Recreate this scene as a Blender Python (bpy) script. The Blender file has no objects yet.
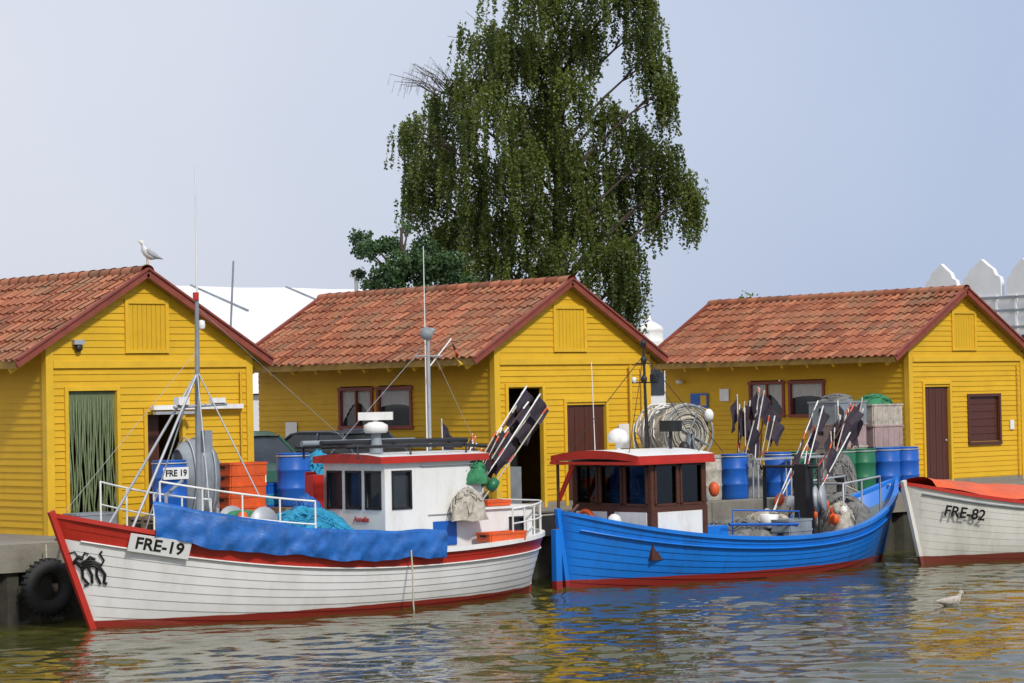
import bpy, math, random
import numpy as np
from mathutils import Vector, Matrix
random.seed(11); rng=np.random.default_rng(11)
scn=bpy.context.scene
V=Vector
# ------------------------------------------------------------ materials
def nmat(name):
    m=bpy.data.materials.new(name); m.use_nodes=True
    nt=m.node_tree; b=nt.nodes['Principled BSDF']
    return m,nt,b
def mat(name,col,rough=.6,var=.15,scale=2.5,bump=0.0,bscale=30,metal=0,dirt=None,dfac=.35,dscale=1.2,stretch=(1,1,1),spec=None):
    m,nt,b=nmat(name); N=nt.nodes; L=nt.links
    tc=N.new('ShaderNodeTexCoord'); mp=N.new('ShaderNodeMapping'); mp.inputs['Scale'].default_value=stretch
    L.new(tc.outputs['Object'],mp.inputs[0])
    no=N.new('ShaderNodeTexNoise'); no.inputs['Scale'].default_value=scale; no.inputs['Detail'].default_value=6
    no.inputs['Roughness'].default_value=.65
    L.new(mp.outputs[0],no.inputs['Vector'])
    r=N.new('ShaderNodeMapRange'); r.inputs[1].default_value=.3; r.inputs[2].default_value=.7
    L.new(no.outputs['Fac'],r.inputs[0])
    mx=N.new('ShaderNodeMixRGB'); c=V(col)
    mx.inputs[1].default_value=(*[max(0,x*(1-var)) for x in c],1); mx.inputs[2].default_value=(*[min(1,x*(1+var)) for x in c],1)
    L.new(r.outputs[0],mx.inputs[0]); out=mx.outputs[0]
    if dirt:
        n2=N.new('ShaderNodeTexNoise'); n2.inputs['Scale'].default_value=dscale; n2.inputs['Detail'].default_value=8; n2.inputs['Roughness'].default_value=.7
        L.new(mp.outputs[0],n2.inputs['Vector'])
        r2=N.new('ShaderNodeMapRange'); r2.inputs[1].default_value=.5; r2.inputs[2].default_value=.72; r2.inputs[4].default_value=dfac
        L.new(n2.outputs['Fac'],r2.inputs[0])
        m2=N.new('ShaderNodeMixRGB'); m2.inputs[2].default_value=(*dirt,1)
        L.new(r2.outputs[0],m2.inputs[0]); L.new(out,m2.inputs[1]); out=m2.outputs[0]
    L.new(out,b.inputs['Base Color'])
    b.inputs['Roughness'].default_value=rough; b.inputs['Metallic'].default_value=metal
    if spec is not None: b.inputs['Specular IOR Level'].default_value=spec
    if bump>0:
        n3=N.new('ShaderNodeTexNoise'); n3.inputs['Scale'].default_value=bscale; n3.inputs['Detail'].default_value=4
        L.new(tc.outputs['Object'],n3.inputs['Vector'])
        bp=N.new('ShaderNodeBump'); bp.inputs['Strength'].default_value=bump; bp.inputs['Distance'].default_value=.02
        L.new(n3.outputs['Fac'],bp.inputs['Height']); L.new(bp.outputs[0],b.inputs['Normal'])
    return m
def mat_attr(name,c1,c2,rough=.8,transl=0,dirt=None,dfac=.6):
    m,nt,b=nmat(name); N=nt.nodes; L=nt.links
    a=N.new('ShaderNodeAttribute'); a.attribute_name='rnd'
    mx=N.new('ShaderNodeMixRGB'); mx.inputs[1].default_value=(*c1,1); mx.inputs[2].default_value=(*c2,1)
    L.new(a.outputs['Fac'],mx.inputs[0]); out=mx.outputs[0]
    if dirt:
        tc=N.new('ShaderNodeTexCoord')
        n2=N.new('ShaderNodeTexNoise'); n2.inputs['Scale'].default_value=1.3; n2.inputs['Detail'].default_value=9; n2.inputs['Roughness'].default_value=.75
        L.new(tc.outputs['Object'],n2.inputs['Vector'])
        r2=N.new('ShaderNodeMapRange'); r2.inputs[1].default_value=.46; r2.inputs[2].default_value=.68; r2.inputs[4].default_value=dfac
        L.new(n2.outputs['Fac'],r2.inputs[0])
        m2=N.new('ShaderNodeMixRGB'); m2.inputs[2].default_value=(*dirt,1)
        L.new(r2.outputs[0],m2.inputs[0]); L.new(out,m2.inputs[1]); out=m2.outputs[0]
    L.new(out,b.inputs['Base Color']); b.inputs['Roughness'].default_value=rough
    if transl>0:
        t=N.new('ShaderNodeBsdfTranslucent'); L.new(out,t.inputs[0])
        ms=N.new('ShaderNodeMixShader'); ms.inputs[0].default_value=transl
        L.new(b.outputs[0],ms.inputs[1]); L.new(t.outputs[0],ms.inputs[2])
        L.new(ms.outputs[0],N['Material Output'].inputs[0])
    return m
def mat_hull(name,top,bottom,wl,dirt=(.25,.2,.12),dfac=.3,rough=.35):
    m=mat(name,top,rough,.06,1.5,dirt=dirt,dfac=dfac,dscale=1.6,stretch=(1.6,1.6,.5)); nt=m.node_tree; N=nt.nodes; L=nt.links
    b=N['Principled BSDF']; src=b.inputs['Base Color'].links[0].from_socket
    g=N.new('ShaderNodeNewGeometry'); sp=N.new('ShaderNodeSeparateXYZ'); L.new(g.outputs['Position'],sp.inputs[0])
    no=N.new('ShaderNodeTexNoise'); no.inputs['Scale'].default_value=2; L.new(g.outputs['Position'],no.inputs['Vector'])
    ad=N.new('ShaderNodeMath'); ad.operation='MULTIPLY_ADD'; ad.inputs[1].default_value=-.03; L.new(no.outputs['Fac'],ad.inputs[0]); L.new(sp.outputs[2],ad.inputs[2])
    r=N.new('ShaderNodeMapRange'); r.inputs[1].default_value=wl-.006; r.inputs[2].default_value=wl+.006; L.new(ad.outputs[0],r.inputs[0])
    r3=N.new('ShaderNodeMapRange'); r3.inputs[1].default_value=wl; r3.inputs[2].default_value=wl+.3; r3.inputs[3].default_value=.4; r3.inputs[4].default_value=0
    L.new(sp.outputs[2],r3.inputs[0])
    mu=N.new('ShaderNodeMath'); mu.operation='MULTIPLY'; L.new(r3.outputs[0],mu.inputs[0]); L.new(no.outputs['Fac'],mu.inputs[1])
    mg=N.new('ShaderNodeMixRGB'); mg.inputs[2].default_value=(*dirt,1); L.new(mu.outputs[0],mg.inputs[0]); L.new(src,mg.inputs[1])
    mx=N.new('ShaderNodeMixRGB'); mx.inputs[1].default_value=(*bottom,1); L.new(r.outputs[0],mx.inputs[0]); L.new(mg.outputs[0],mx.inputs[2])
    L.new(mx.outputs[0],b.inputs['Base Color'])
    return m
def glass_thin(name):
    m,nt,b=nmat(name); N=nt.nodes; L=nt.links
    g=N.new('ShaderNodeBsdfGlossy'); g.inputs['Roughness'].default_value=.03; g.inputs['Color'].default_value=(.8,.85,.9,1)
    t=N.new('ShaderNodeBsdfTransparent'); t.inputs[0].default_value=(.55,.6,.6,1)
    fr=N.new('ShaderNodeFresnel'); fr.inputs[0].default_value=1.6
    ms=N.new('ShaderNodeMixShader'); L.new(fr.outputs[0],ms.inputs[0]); L.new(t.outputs[0],ms.inputs[1]); L.new(g.outputs[0],ms.inputs[2])
    L.new(ms.outputs[0],N['Material Output'].inputs[0]); return m

M={}
M['yellow']=mat('yellow_siding_paint',(.70,.415,.020),.6,.10,2.0,bump=.15,bscale=60,dirt=(.42,.24,.02),dfac=.45,dscale=1.0,stretch=(1,1,1.6),spec=.25)
M['yellow2']=mat('yellow_trim_paint',(.74,.45,.028),.55,.08,3,dirt=(.4,.25,.04),dfac=.3,spec=.3)
M['tile']=mat_attr('clay_tile',(.23,.065,.032),(.50,.18,.09),.85,dirt=(.23,.17,.10),dfac=.75)
M['verge']=mat('red_brown_verge',(.25,.055,.033),.6,.2,5,dirt=(.12,.05,.04))
M['brown']=mat('brown_door_paint',(.085,.026,.016),.45,.15,5,stretch=(4,4,.6))
M['soffit']=mat('soffit_wood',(.28,.17,.035),.8,.2,4)
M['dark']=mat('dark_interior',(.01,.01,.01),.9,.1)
M['glass']=mat('window_glass',(.03,.035,.04),.06,.5,1.5)
M['tglass']=glass_thin('cabin_glass')
M['curtain']=mat('window_curtain',(.5,.5,.48),.8,.3,6,stretch=(9,9,1))  # pale drape colour standing in for light reflected by the panes
M['concrete']=mat('quay_concrete',(.24,.22,.18),.9,.2,1.5,bump=.4,bscale=25,dirt=(.1,.09,.07),dfac=.6)
M['ground']=mat('yard_paving',(.22,.20,.17),.95,.2,.8,bump=.3,bscale=12,dirt=(.12,.11,.08),dfac=.5)
M['pile']=mat('quay_sheet_pile',(.05,.045,.034),.8,.4,3,bump=.4,dirt=(.05,.07,.03),dfac=.6)
M['rubber']=mat('tyre_rubber',(.022,.022,.022),.75,.2,10)
M['steel']=mat('galvanised_steel',(.42,.44,.46),.5,.15,6,metal=.3)
M['white']=mat('white_paint',(.82,.82,.80),.4,.05,3,dirt=(.42,.35,.26),dfac=.35,dscale=2,stretch=(1.5,1.5,.6))
M['redp']=mat('red_paint',(.52,.028,.018),.4,.12,3,dirt=(.2,.03,.02),dfac=.4)
M['black']=mat('black_paint',(.016,.016,.018),.5,.2,5)
M['flag']=mat('dark_flag_cloth',(.04,.03,.045),.9,.4,5)
M['bluetarp']=mat('blue_tarpaulin',(.015,.12,.42),.5,.35,4,bump=.9,bscale=6)
M['bluebar']=mat('blue_plastic',(.010,.11,.48),.38,.15,3,dirt=(.05,.1,.2))
M['greenbar']=mat('green_plastic',(.015,.15,.07),.4,.15,3)
M['cyan']=mat('cyan_net',(.02,.27,.45),.8,.4,15)
M['greennet']=mat('green_net',(.04,.22,.10),.85,.4,12)
M['beige']=mat('beige_net',(.48,.44,.37),.9,.35,8,bump=.8,bscale=40)
M['graynet']=mat('grey_net',(.18,.18,.17),.9,.4,12)
M['orange']=mat('orange_plastic',(.75,.11,.02),.5,.15,4,dirt=(.35,.10,.05),dfac=.5)
M['graypl']=mat('grey_plastic',(.24,.27,.30),.6,.2,3,dirt=(.13,.12,.10),dfac=.5)
M['pinkpl']=mat('faded_plastic',(.40,.29,.27),.6,.2,3,dirt=(.2,.17,.14),dfac=.5)
M['rope']=mat('rope',(.55,.50,.38),.9,.2,20)
M['deck']=mat('deck_paint',(.16,.2,.2),.8,.25,5,dirt=(.1,.07,.05))
M['wood']=mat('varnished_wood',(.085,.028,.014),.5,.25,5,stretch=(1,1,4))
M['pallet']=mat('weathered_wood',(.20,.15,.10),.9,.25,5,stretch=(1,4,4))
M['whull']=mat_hull('white_hull_paint',(.86,.85,.84),(.28,.03,.02),.10,dirt=(.50,.42,.30),dfac=.22)
M['rhull']=mat('red_hull_band',(.48,.030,.018),.4,.14,3,dirt=(.28,.05,.03),dfac=.45)
M['bhull']=mat_hull('blue_hull_paint',(.008,.195,.72),(.28,.025,.02),.13,dirt=(.02,.09,.26),dfac=.55)
M['fhull']=mat_hull('cream_hull_paint',(.76,.74,.68),(.20,.045,.03),.14,dfac=.3)
M['blackink']=mat('black_lettering',(.01,.01,.01),.5,.1)
M['plate']=mat('number_board',(.82,.82,.8),.45,.04)
M['hall']=mat('white_membrane',(.84,.84,.86),.6,.03,.3)
M['wwall']=mat('white_render',(.72,.73,.74),.7,.06,1)
M['bark']=mat('birch_bark',(.32,.29,.25),.9,.45,3,dirt=(.05,.045,.04),dfac=.9,dscale=3,stretch=(1,1,2))
M['twig']=mat('dark_twigs',(.07,.055,.04),.9,.3,3)
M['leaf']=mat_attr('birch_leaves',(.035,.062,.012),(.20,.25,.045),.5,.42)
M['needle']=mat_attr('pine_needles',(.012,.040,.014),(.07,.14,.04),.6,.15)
M['carb']=mat('car_paint_grey',(.05,.065,.09),.2,.05)
M['carg']=mat('car_paint_green',(.02,.09,.055),.25,.05)
M['feather']=mat('white_feathers',(.80,.80,.79),.8,.06,8)
M['wing']=mat('grey_feathers',(.42,.43,.45),.8,.1,8)
M['brownf']=mat('mottled_feathers',(.46,.41,.36),.85,.4,25)
M['bill']=mat('yellow_bill',(.65,.38,.04),.5,.1)
M['netstrip']=mat('green_strip_curtain',(.19,.24,.12),.6,.5,8,stretch=(8,8,.6))

# ------------------------------------------------------------ mesh builder
class MB:
    def __init__(s): s.v=[];s.f=[];s.m=[];s.s=[];s.mats=[];s.r=[]
    def mi(s,k):
        if k not in s.mats: s.mats.append(k)
        return s.mats.index(k)
    def add(s,vs,fs,k,smooth=False,rnd=0.5):
        b=len(s.v); s.v.extend([tuple(p) for p in vs]); i=s.mi(k)
        for f in fs: s.f.append(tuple(b+j for j in f)); s.m.append(i); s.s.append(smooth); s.r.append(rnd)
    def quad(s,a,b,c,d,k,smooth=False,rnd=.5): s.add([a,b,c,d],[(0,1,2,3)],k,smooth,rnd)
    def box(s,a,b,k):
        x0,y0,z0=a;x1,y1,z1=b
        s.add([(x0,y0,z0),(x1,y0,z0),(x1,y1,z0),(x0,y1,z0),(x0,y0,z1),(x1,y0,z1),(x1,y1,z1),(x0,y1,z1)],
              [(0,3,2,1),(4,5,6,7),(0,1,5,4),(1,2,6,5),(2,3,7,6),(3,0,4,7)],k)
    def obox(s,c,ux,uy,uz,k):
        c=V(c);P=[]
        for dz in(-1,1):
            for dx,dy in((-1,-1),(1,-1),(1,1),(-1,1)): P.append(c+ux*dx+uy*dy+uz*dz)
        s.add(P,[(0,3,2,1),(4,5,6,7),(0,1,5,4),(1,2,6,5),(2,3,7,6),(3,0,4,7)],k)
    def beam(s,p,q,w,h,k,up=(0,0,1)):
        p=V(p);q=V(q);d=(q-p);l=d.length;d.normalize();u=V(up);sd=d.cross(u).normalized();u2=sd.cross(d)
        s.obox((p+q)/2,d*(l/2),sd*(w/2),u2*(h/2),k)
    def tube(s,pts,r,k,n=8,r2=None,cap=True):
        pts=[V(p) for p in pts]; m=len(pts); P=[];prev=None
        for i,p in enumerate(pts):
            d=(pts[min(i+1,m-1)]-pts[max(i-1,0)])
            if d.length<1e-9: d=V((0,0,1))
            d.normalize()
            if prev is None:
                a=V((0,0,1)) if abs(d.z)<.9 else V((1,0,0)); sd=d.cross(a).normalized()
            else:
                sd=(prev-d*prev.dot(d)); sd=sd.normalized() if sd.length>1e-6 else d.orthogonal().normalized()
            prev=sd;u=d.cross(sd); rr=r if (r2 is None or isinstance(r,(list,tuple))) else r+(r2-r)*i/(m-1)
            if isinstance(r,(list,tuple)): rr=r[i]
            for j in range(n):
                a=2*math.pi*j/n; P.append(p+sd*math.cos(a)*rr+u*math.sin(a)*rr)
        F=[(i*n+j,i*n+(j+1)%n,(i+1)*n+(j+1)%n,(i+1)*n+j) for i in range(m-1) for j in range(n)]
        s.add(P,F,k,True)
        if cap:
            s.add(P[:n],[tuple(range(n))],k); s.add(P[-n:],[tuple(range(n))],k)
    def loft(s,secs,k,n=12):
        P=[]
        for c,rw,rh,sd,up in secs:
            for j in range(n):
                a=2*math.pi*j/n; P.append(V(c)+sd*math.cos(a)*rw+up*math.sin(a)*rh)
        m=len(secs); F=[(i*n+j,i*n+(j+1)%n,(i+1)*n+(j+1)%n,(i+1)*n+j) for i in range(m-1) for j in range(n)]
        F.append(tuple(range(n)));F.append(tuple(range((m-1)*n,m*n)))
        s.add(P,F,k,True)
    def lathe(s,prof,c,k,n=20,ax=None,smooth=True):
        c=V(c); az=V(ax).normalized() if ax else V((0,0,1)); a1=az.orthogonal().normalized(); a2=az.cross(a1)
        P=[c+az*z+(a1*math.cos(2*math.pi*j/n)+a2*math.sin(2*math.pi*j/n))*r for r,z in prof for j in range(n)]
        m=len(prof)
        s.add(P,[(i*n+j,i*n+(j+1)%n,(i+1)*n+(j+1)%n,(i+1)*n+j) for i in range(m-1) for j in range(n)],k,smooth)
    def sphere(s,c,r,k,n=12):
        if not isinstance(r,(tuple,list)): r=(r,r,r)
        P=[];h=n//2
        for i in range(h+1):
            t=math.pi*i/h
            for j in range(n):
                a=2*math.pi*j/n; P.append((c[0]+r[0]*math.sin(t)*math.cos(a),c[1]+r[1]*math.sin(t)*math.sin(a),c[2]+r[2]*math.cos(t)))
        s.add(P,[(i*n+j,i*n+(j+1)%n,(i+1)*n+(j+1)%n,(i+1)*n+j) for i in range(h) for j in range(n)],k,True)
    def panel(s,o,u,n,w,z0,z1,ops,k,gk='glass',fk='black',rec=.04,fw=.03):
        o=V(o);u=V(u);n=V(n);Z=V((0,0,1))
        us=sorted(set([0,w]+[x for p in ops for x in p[:2]])); zz=sorted(set([z0,z1]+[x for p in ops for x in p[2:4]]))
        pt=lambda a,z,d=0:V((o.x,o.y,0))+u*a+Z*z+n*d
        for i in range(len(us)-1):
            for j in range(len(zz)-1):
                ma=(us[i]+us[i+1])/2;mz=(zz[j]+zz[j+1])/2
                if any(p[0]<ma<p[1] and p[2]<mz<p[3] for p in ops): continue
                s.quad(pt(us[i],zz[j]),pt(us[i+1],zz[j]),pt(us[i+1],zz[j+1]),pt(us[i],zz[j+1]),k)
        for a,b,c,d in ops:
            for (A,B) in(((a,c),(b,c)),((b,c),(b,d)),((b,d),(a,d)),((a,d),(a,c))):
                s.quad(pt(*A),pt(*B),pt(*B,-rec),pt(*A,-rec),k)
            if gk: s.quad(pt(a,c,-rec),pt(b,c,-rec),pt(b,d,-rec),pt(a,d,-rec),gk)
            if fk:
                for (A,B) in(((a,c),(b,c)),((b-fw/2,c),(b-fw/2,d)),((b,d),(a,d)),((a+fw/2,d),(a+fw/2,c))):
                    s.beam(pt(*A,.004),pt(*B,.004),.03,fw,fk,up=(0,0,1) if A[1]==B[1] else u)
    def build(s,name,parent=None,bevel=0,rnd=False,mods=None):
        me=bpy.data.meshes.new(name); me.from_pydata(s.v,[],s.f)
        for k in s.mats: me.materials.append(M[k])
        me.polygons.foreach_set('material_index',s.m); me.polygons.foreach_set('use_smooth',s.s)
        if rnd:
            a=me.attributes.new('rnd','FLOAT','FACE'); a.data.foreach_set('value',s.r)
        me.update(); ob=bpy.data.objects.new(name,me); scn.collection.objects.link(ob)
        if bevel:
            b=ob.modifiers.new('bevel','BEVEL'); b.width=bevel; b.segments=2; b.limit_method='ANGLE'
        if parent: attach(ob,parent)
        return ob
def attach(ob,parent):
    ob.parent=parent; ob.matrix_parent_inverse=Matrix.Translation(-parent.location)
def empty(name,loc):
    e=bpy.data.objects.new(name,None); e.location=loc; e.empty_display_size=.3; scn.collection.objects.link(e); return e
def text(body,loc,xd,n,size,parent,name='lettering',k='blackink'):
    cu=bpy.data.curves.new(name,'FONT'); cu.body=body; cu.size=size; cu.extrude=.002; cu.align_x='CENTER'; cu.align_y='CENTER'; cu.offset=size*.022
    cu.materials.append(M[k]); ob=bpy.data.objects.new(name,cu); scn.collection.objects.link(ob)
    xd=V(xd).normalized(); n=V(n).normalized(); yd=n.cross(xd).normalized(); n=xd.cross(yd)
    mt=Matrix((xd,yd,n)).transposed().to_4x4(); mt.translation=V(loc); ob.matrix_world=mt
    ob.parent=parent; ob.matrix_parent_inverse=Matrix.Translation(-parent.location)
    return ob

# ------------------------------------------------------------ camera (world x = along quay, y = inland)
AL=math.radians(41.6); C,S=math.cos(AL),math.sin(AL)
CAMZ=3.33; F=2535.0
cam=bpy.data.cameras.new('camera'); co=bpy.data.objects.new('camera',cam); scn.collection.objects.link(co)
cam.sensor_width=36; cam.lens=F/1024*36; cam.clip_end=5000; cam.clip_start=.5
th=math.atan(58.5/F); fw=V((S*math.cos(th),C*math.cos(th),math.sin(th))); rt=V((C,-S,0)); up=rt.cross(fw)
ro=.02; r2=rt*math.cos(ro)-up*math.sin(ro); u2=up*math.cos(ro)+rt*math.sin(ro)
mt=Matrix((r2,u2,-fw)).transposed().to_4x4(); mt.translation=(0,0,CAMZ); co.matrix_world=mt
scn.camera=co

# ------------------------------------------------------------ world and sun
w=bpy.data.worlds.new('World'); scn.world=w; w.use_nodes=True; N=w.node_tree.nodes; L=w.node_tree.links
bg=N['Background']; bg.inputs[1].default_value=.09
sky=N.new('ShaderNodeTexSky'); sky.sky_type='NISHITA'; sky.sun_disc=False
saz=V((-.22,-1.0)).normalized(); sel=math.radians(42)
sky.sun_elevation=sel; sky.sun_rotation=math.atan2(saz.x,saz.y); sky.dust_density=3
L.new(sky.outputs[0],bg.inputs[0])
bg2=N.new('ShaderNodeBackground'); bg2.inputs[1].default_value=1.0
tc=N.new('ShaderNodeTexCoord')
dt=N.new('ShaderNodeVectorMath'); dt.operation='DOT_PRODUCT'; dt.inputs[1].default_value=(C,-S,-.35); L.new(tc.outputs['Generated'],dt.inputs[0])
ns=N.new('ShaderNodeTexNoise'); ns.inputs['Scale'].default_value=3.0; ns.inputs['Detail'].default_value=4; L.new(tc.outputs['Generated'],ns.inputs['Vector'])
ma=N.new('ShaderNodeMath'); ma.operation='MULTIPLY_ADD'; ma.inputs[1].default_value=.35; L.new(ns.outputs['Fac'],ma.inputs[0]); L.new(dt.outputs['Value'],ma.inputs[2])
mr=N.new('ShaderNodeMapRange'); mr.inputs[1].default_value=-.12; mr.inputs[2].default_value=.32; L.new(ma.outputs[0],mr.inputs[0])
mx=N.new('ShaderNodeMixRGB'); mx.inputs[1].default_value=(.83,.85,.93,1); mx.inputs[2].default_value=(.50,.60,.82,1)
L.new(mr.outputs[0],mx.inputs[0]); L.new(mx.outputs[0],bg2.inputs[0])
ms=N.new('ShaderNodeMixShader'); ms.inputs[0].default_value=.85
L.new(bg.outputs[0],ms.inputs[1]); L.new(bg2.outputs[0],ms.inputs[2]); L.new(ms.outputs[0],N['World Output'].inputs[0])
su=bpy.data.lights.new('sun','SUN'); su.energy=2.7; su.angle=math.radians(6); su.color=(1,.95,.86)
so=bpy.data.objects.new('sun',su); scn.collection.objects.link(so)
sd=V((saz.x*math.cos(sel),saz.y*math.cos(sel),math.sin(sel))); so.rotation_euler=sd.to_track_quat('Z','Y').to_euler(); so.location=(20,0,30)
scn.view_settings.view_transform='Standard'; scn.view_settings.look='None'; scn.view_settings.exposure=0

# ------------------------------------------------------------ water
def wheight(x,y):
    z=np.zeros_like(x); r=np.random.default_rng(5)
    for i in range(50):
        lam=.24*(2.4/.24)**r.random(); k=2*math.pi/lam; a=r.normal(1.0,.65); ph=r.random()*6.28
        sl=.0215*(1.2 if lam<.8 else .65); z+=sl/k*np.sin(k*(x*math.cos(a)+y*math.sin(a))+ph)
    gust=.75+.4*np.sin(x*.31+y*.5+1)*np.sin(y*.8-x*.2)
    return z*gust
wm,nt,b=nmat('harbour_water'); b.inputs['Base Color'].default_value=(.060,.060,.014,1); b.inputs['Roughness'].default_value=.025; b.inputs['IOR'].default_value=1.33
tc=nt.nodes.new('ShaderNodeTexCoord'); n1=nt.nodes.new('ShaderNodeTexNoise'); n1.inputs['Scale'].default_value=5; n1.inputs['Detail'].default_value=3
bp=nt.nodes.new('ShaderNodeBump'); bp.inputs['Strength'].default_value=.3; bp.inputs['Distance'].default_value=.02
nt.links.new(tc.outputs['Object'],n1.inputs['Vector']); nt.links.new(n1.outputs['Fac'],bp.inputs['Height']); nt.links.new(bp.outputs[0],b.inputs['Normal'])
x0,x1,y0,y1=10.,62.,12.,34.95; dx=.062
nx=int((x1-x0)/dx); ny=int((y1-y0)/dx)
X,Y=np.meshgrid(np.linspace(x0,x1,nx),np.linspace(y0,y1,ny))
ed=np.clip(np.minimum(np.minimum(X-x0,x1-X),Y-y0)/1.5,0,1)
Z=wheight(X,Y)*ed
co_=np.stack([X,Y,Z],-1).reshape(-1,3).astype(np.float32)
idx=np.arange(nx*ny).reshape(ny,nx)
q=np.stack([idx[:-1,:-1],idx[:-1,1:],idx[1:,1:],idx[1:,:-1]],-1).reshape(-1,4)
B=3000.; ov=[(-B,-B,0),(B,-B,0),(-B,y0,0),(x0,y0,0),(x1,y0,0),(B,y0,0),(-B,y1,0),(x0,y1,0),(x1,y1,0),(B,y1,0)]
base=len(co_); allv=np.concatenate([co_,np.array(ov,np.float32)])
of=[[0,1,5,2],[2,3,7,6],[4,5,9,8]]
of=np.array(of)+base; allf=np.concatenate([q,of])
def npmesh(name,verts,faces,mats,smooth=True,rnd=None):
    me=bpy.data.meshes.new(name); nf=len(faces); k=faces.shape[1]
    me.vertices.add(len(verts)); me.vertices.foreach_set('co',verts.astype(np.float32).ravel())
    me.loops.add(nf*k); me.loops.foreach_set('vertex_index',faces.astype(np.int32).ravel())
    me.polygons.add(nf); me.polygons.foreach_set('loop_start',np.arange(0,nf*k,k,dtype=np.int32)); me.polygons.foreach_set('loop_total',np.full(nf,k,dtype=np.int32))
    me.polygons.foreach_set('use_smooth',np.full(nf,smooth))
    if rnd is not None:
        a=me.attributes.new('rnd','FLOAT','FACE'); a.data.foreach_set('value',rnd.astype(np.float32))
    for m in mats: me.materials.append(m)
    me.update(calc_edges=True); me.validate(); ob=bpy.data.objects.new(name,me); scn.collection.objects.link(ob); return ob
npmesh('water',allv,allf,[wm])

# ------------------------------------------------------------ ground and quay
G=1.2
m=MB(); m.quad((-B,35.1,G),(B,35.1,G),(B,B,G),(-B,B,G),'ground'); m.build('ground')
m=MB()
x=-300.
while x<400:
    m.box((x,34.72,.80),(x+3.98,35.35,1.235),'concrete'); x+=4.0
x=-10.0
while x<110:
    pts=[(x,34.98),(x+.2,34.98),(x+.3,34.8),(x+.5,34.8),(x+.6,34.98)]
    for a,c in zip(pts,pts[1:]): m.quad((a[0],a[1],-2),(c[0],c[1],-2),(c[0],c[1],.8),(a[0],a[1],.8),'pile')
    x+=.6
m.quad((-300,35.0,-2),(400,35.0,-2),(400,35.0,.8),(-300,35.0,.8),'pile')
m.build('quay_wall')
def tyre(c,r,ax=(0,1,0)):
    m=MB(); prof=[]
    for i in range(13):
        a=2*math.pi*i/12; prof.append((r*.72+r*.28*math.cos(a),r*.26*math.sin(a)))
    m.lathe(prof,c,'rubber',28,ax)
    for i in range(28):
        a=6.283*i/28; m.beam((c[0]+r*.99*math.cos(a),c[1]-r*.15,c[2]+r*.99*math.sin(a)),(c[0]+r*.99*math.cos(a),c[1]+r*.15,c[2]+r*.99*math.sin(a)),.03,.03,'rubber',up=(math.cos(a),0,math.sin(a)))
    m.tube([(c[0],c[1]+.02,c[2]+r*.6),(c[0],c[1]+.05,1.22)],.012,'rope',6); return m.build('tyre_fender')
tyre((20.85,34.5,.55),.45); tyre((19.5,34.55,.5),.42); tyre((30.1,34.55,.6),.38); tyre((39.6,34.55,.6),.38)
def bollard(x,y):
    m=MB(); m.lathe([(.16,0),(.16,.03),(.09,.05),(.08,.25),(.13,.3),(.14,.36),(.1,.4),(0,.41)],(x,y,1.235),'black',16); return m.build('mooring_bollard')
bollard(21.5,35.05); bollard(30.3,35.05); bollard(40.2,35.05)

# ------------------------------------------------------------ huts
def siding(m,p,u,n,lo,hi,z0,z1,ops,k='yellow',pitch=.118):
    p=V((*p,0));u=V((*u,0));n=V((*n,0)); z=z0
    while z<z1-1e-4:
        zt=min(z+pitch,z1)
        segs=[]
        act=sorted([o for o in ops if o[2]<(z+zt)/2<o[3]])
        cur=(lo(z),lo(zt))
        for o in act:
            segs.append((cur,(o[0],o[0]))); cur=(o[1],o[1])
        segs.append((cur,(hi(z),hi(zt))))
        for a,b in segs:
            if b[0]-a[0]<.01: continue
            pr=.018+random.uniform(-.003,.004)
            A=p+u*a[0]+V((0,0,z))+n*pr; Bq=p+u*b[0]+V((0,0,z))+n*pr
            Cq=p+u*max(b[1],a[1])+V((0,0,zt))+n*.003; D=p+u*a[1]+V((0,0,zt))+n*.003
            m.quad(A,Bq,Cq,D,k)
            m.quad(p+u*a[0]+V((0,0,z)),p+u*b[0]+V((0,0,z)),Bq,A,k)
        z=zt
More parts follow.
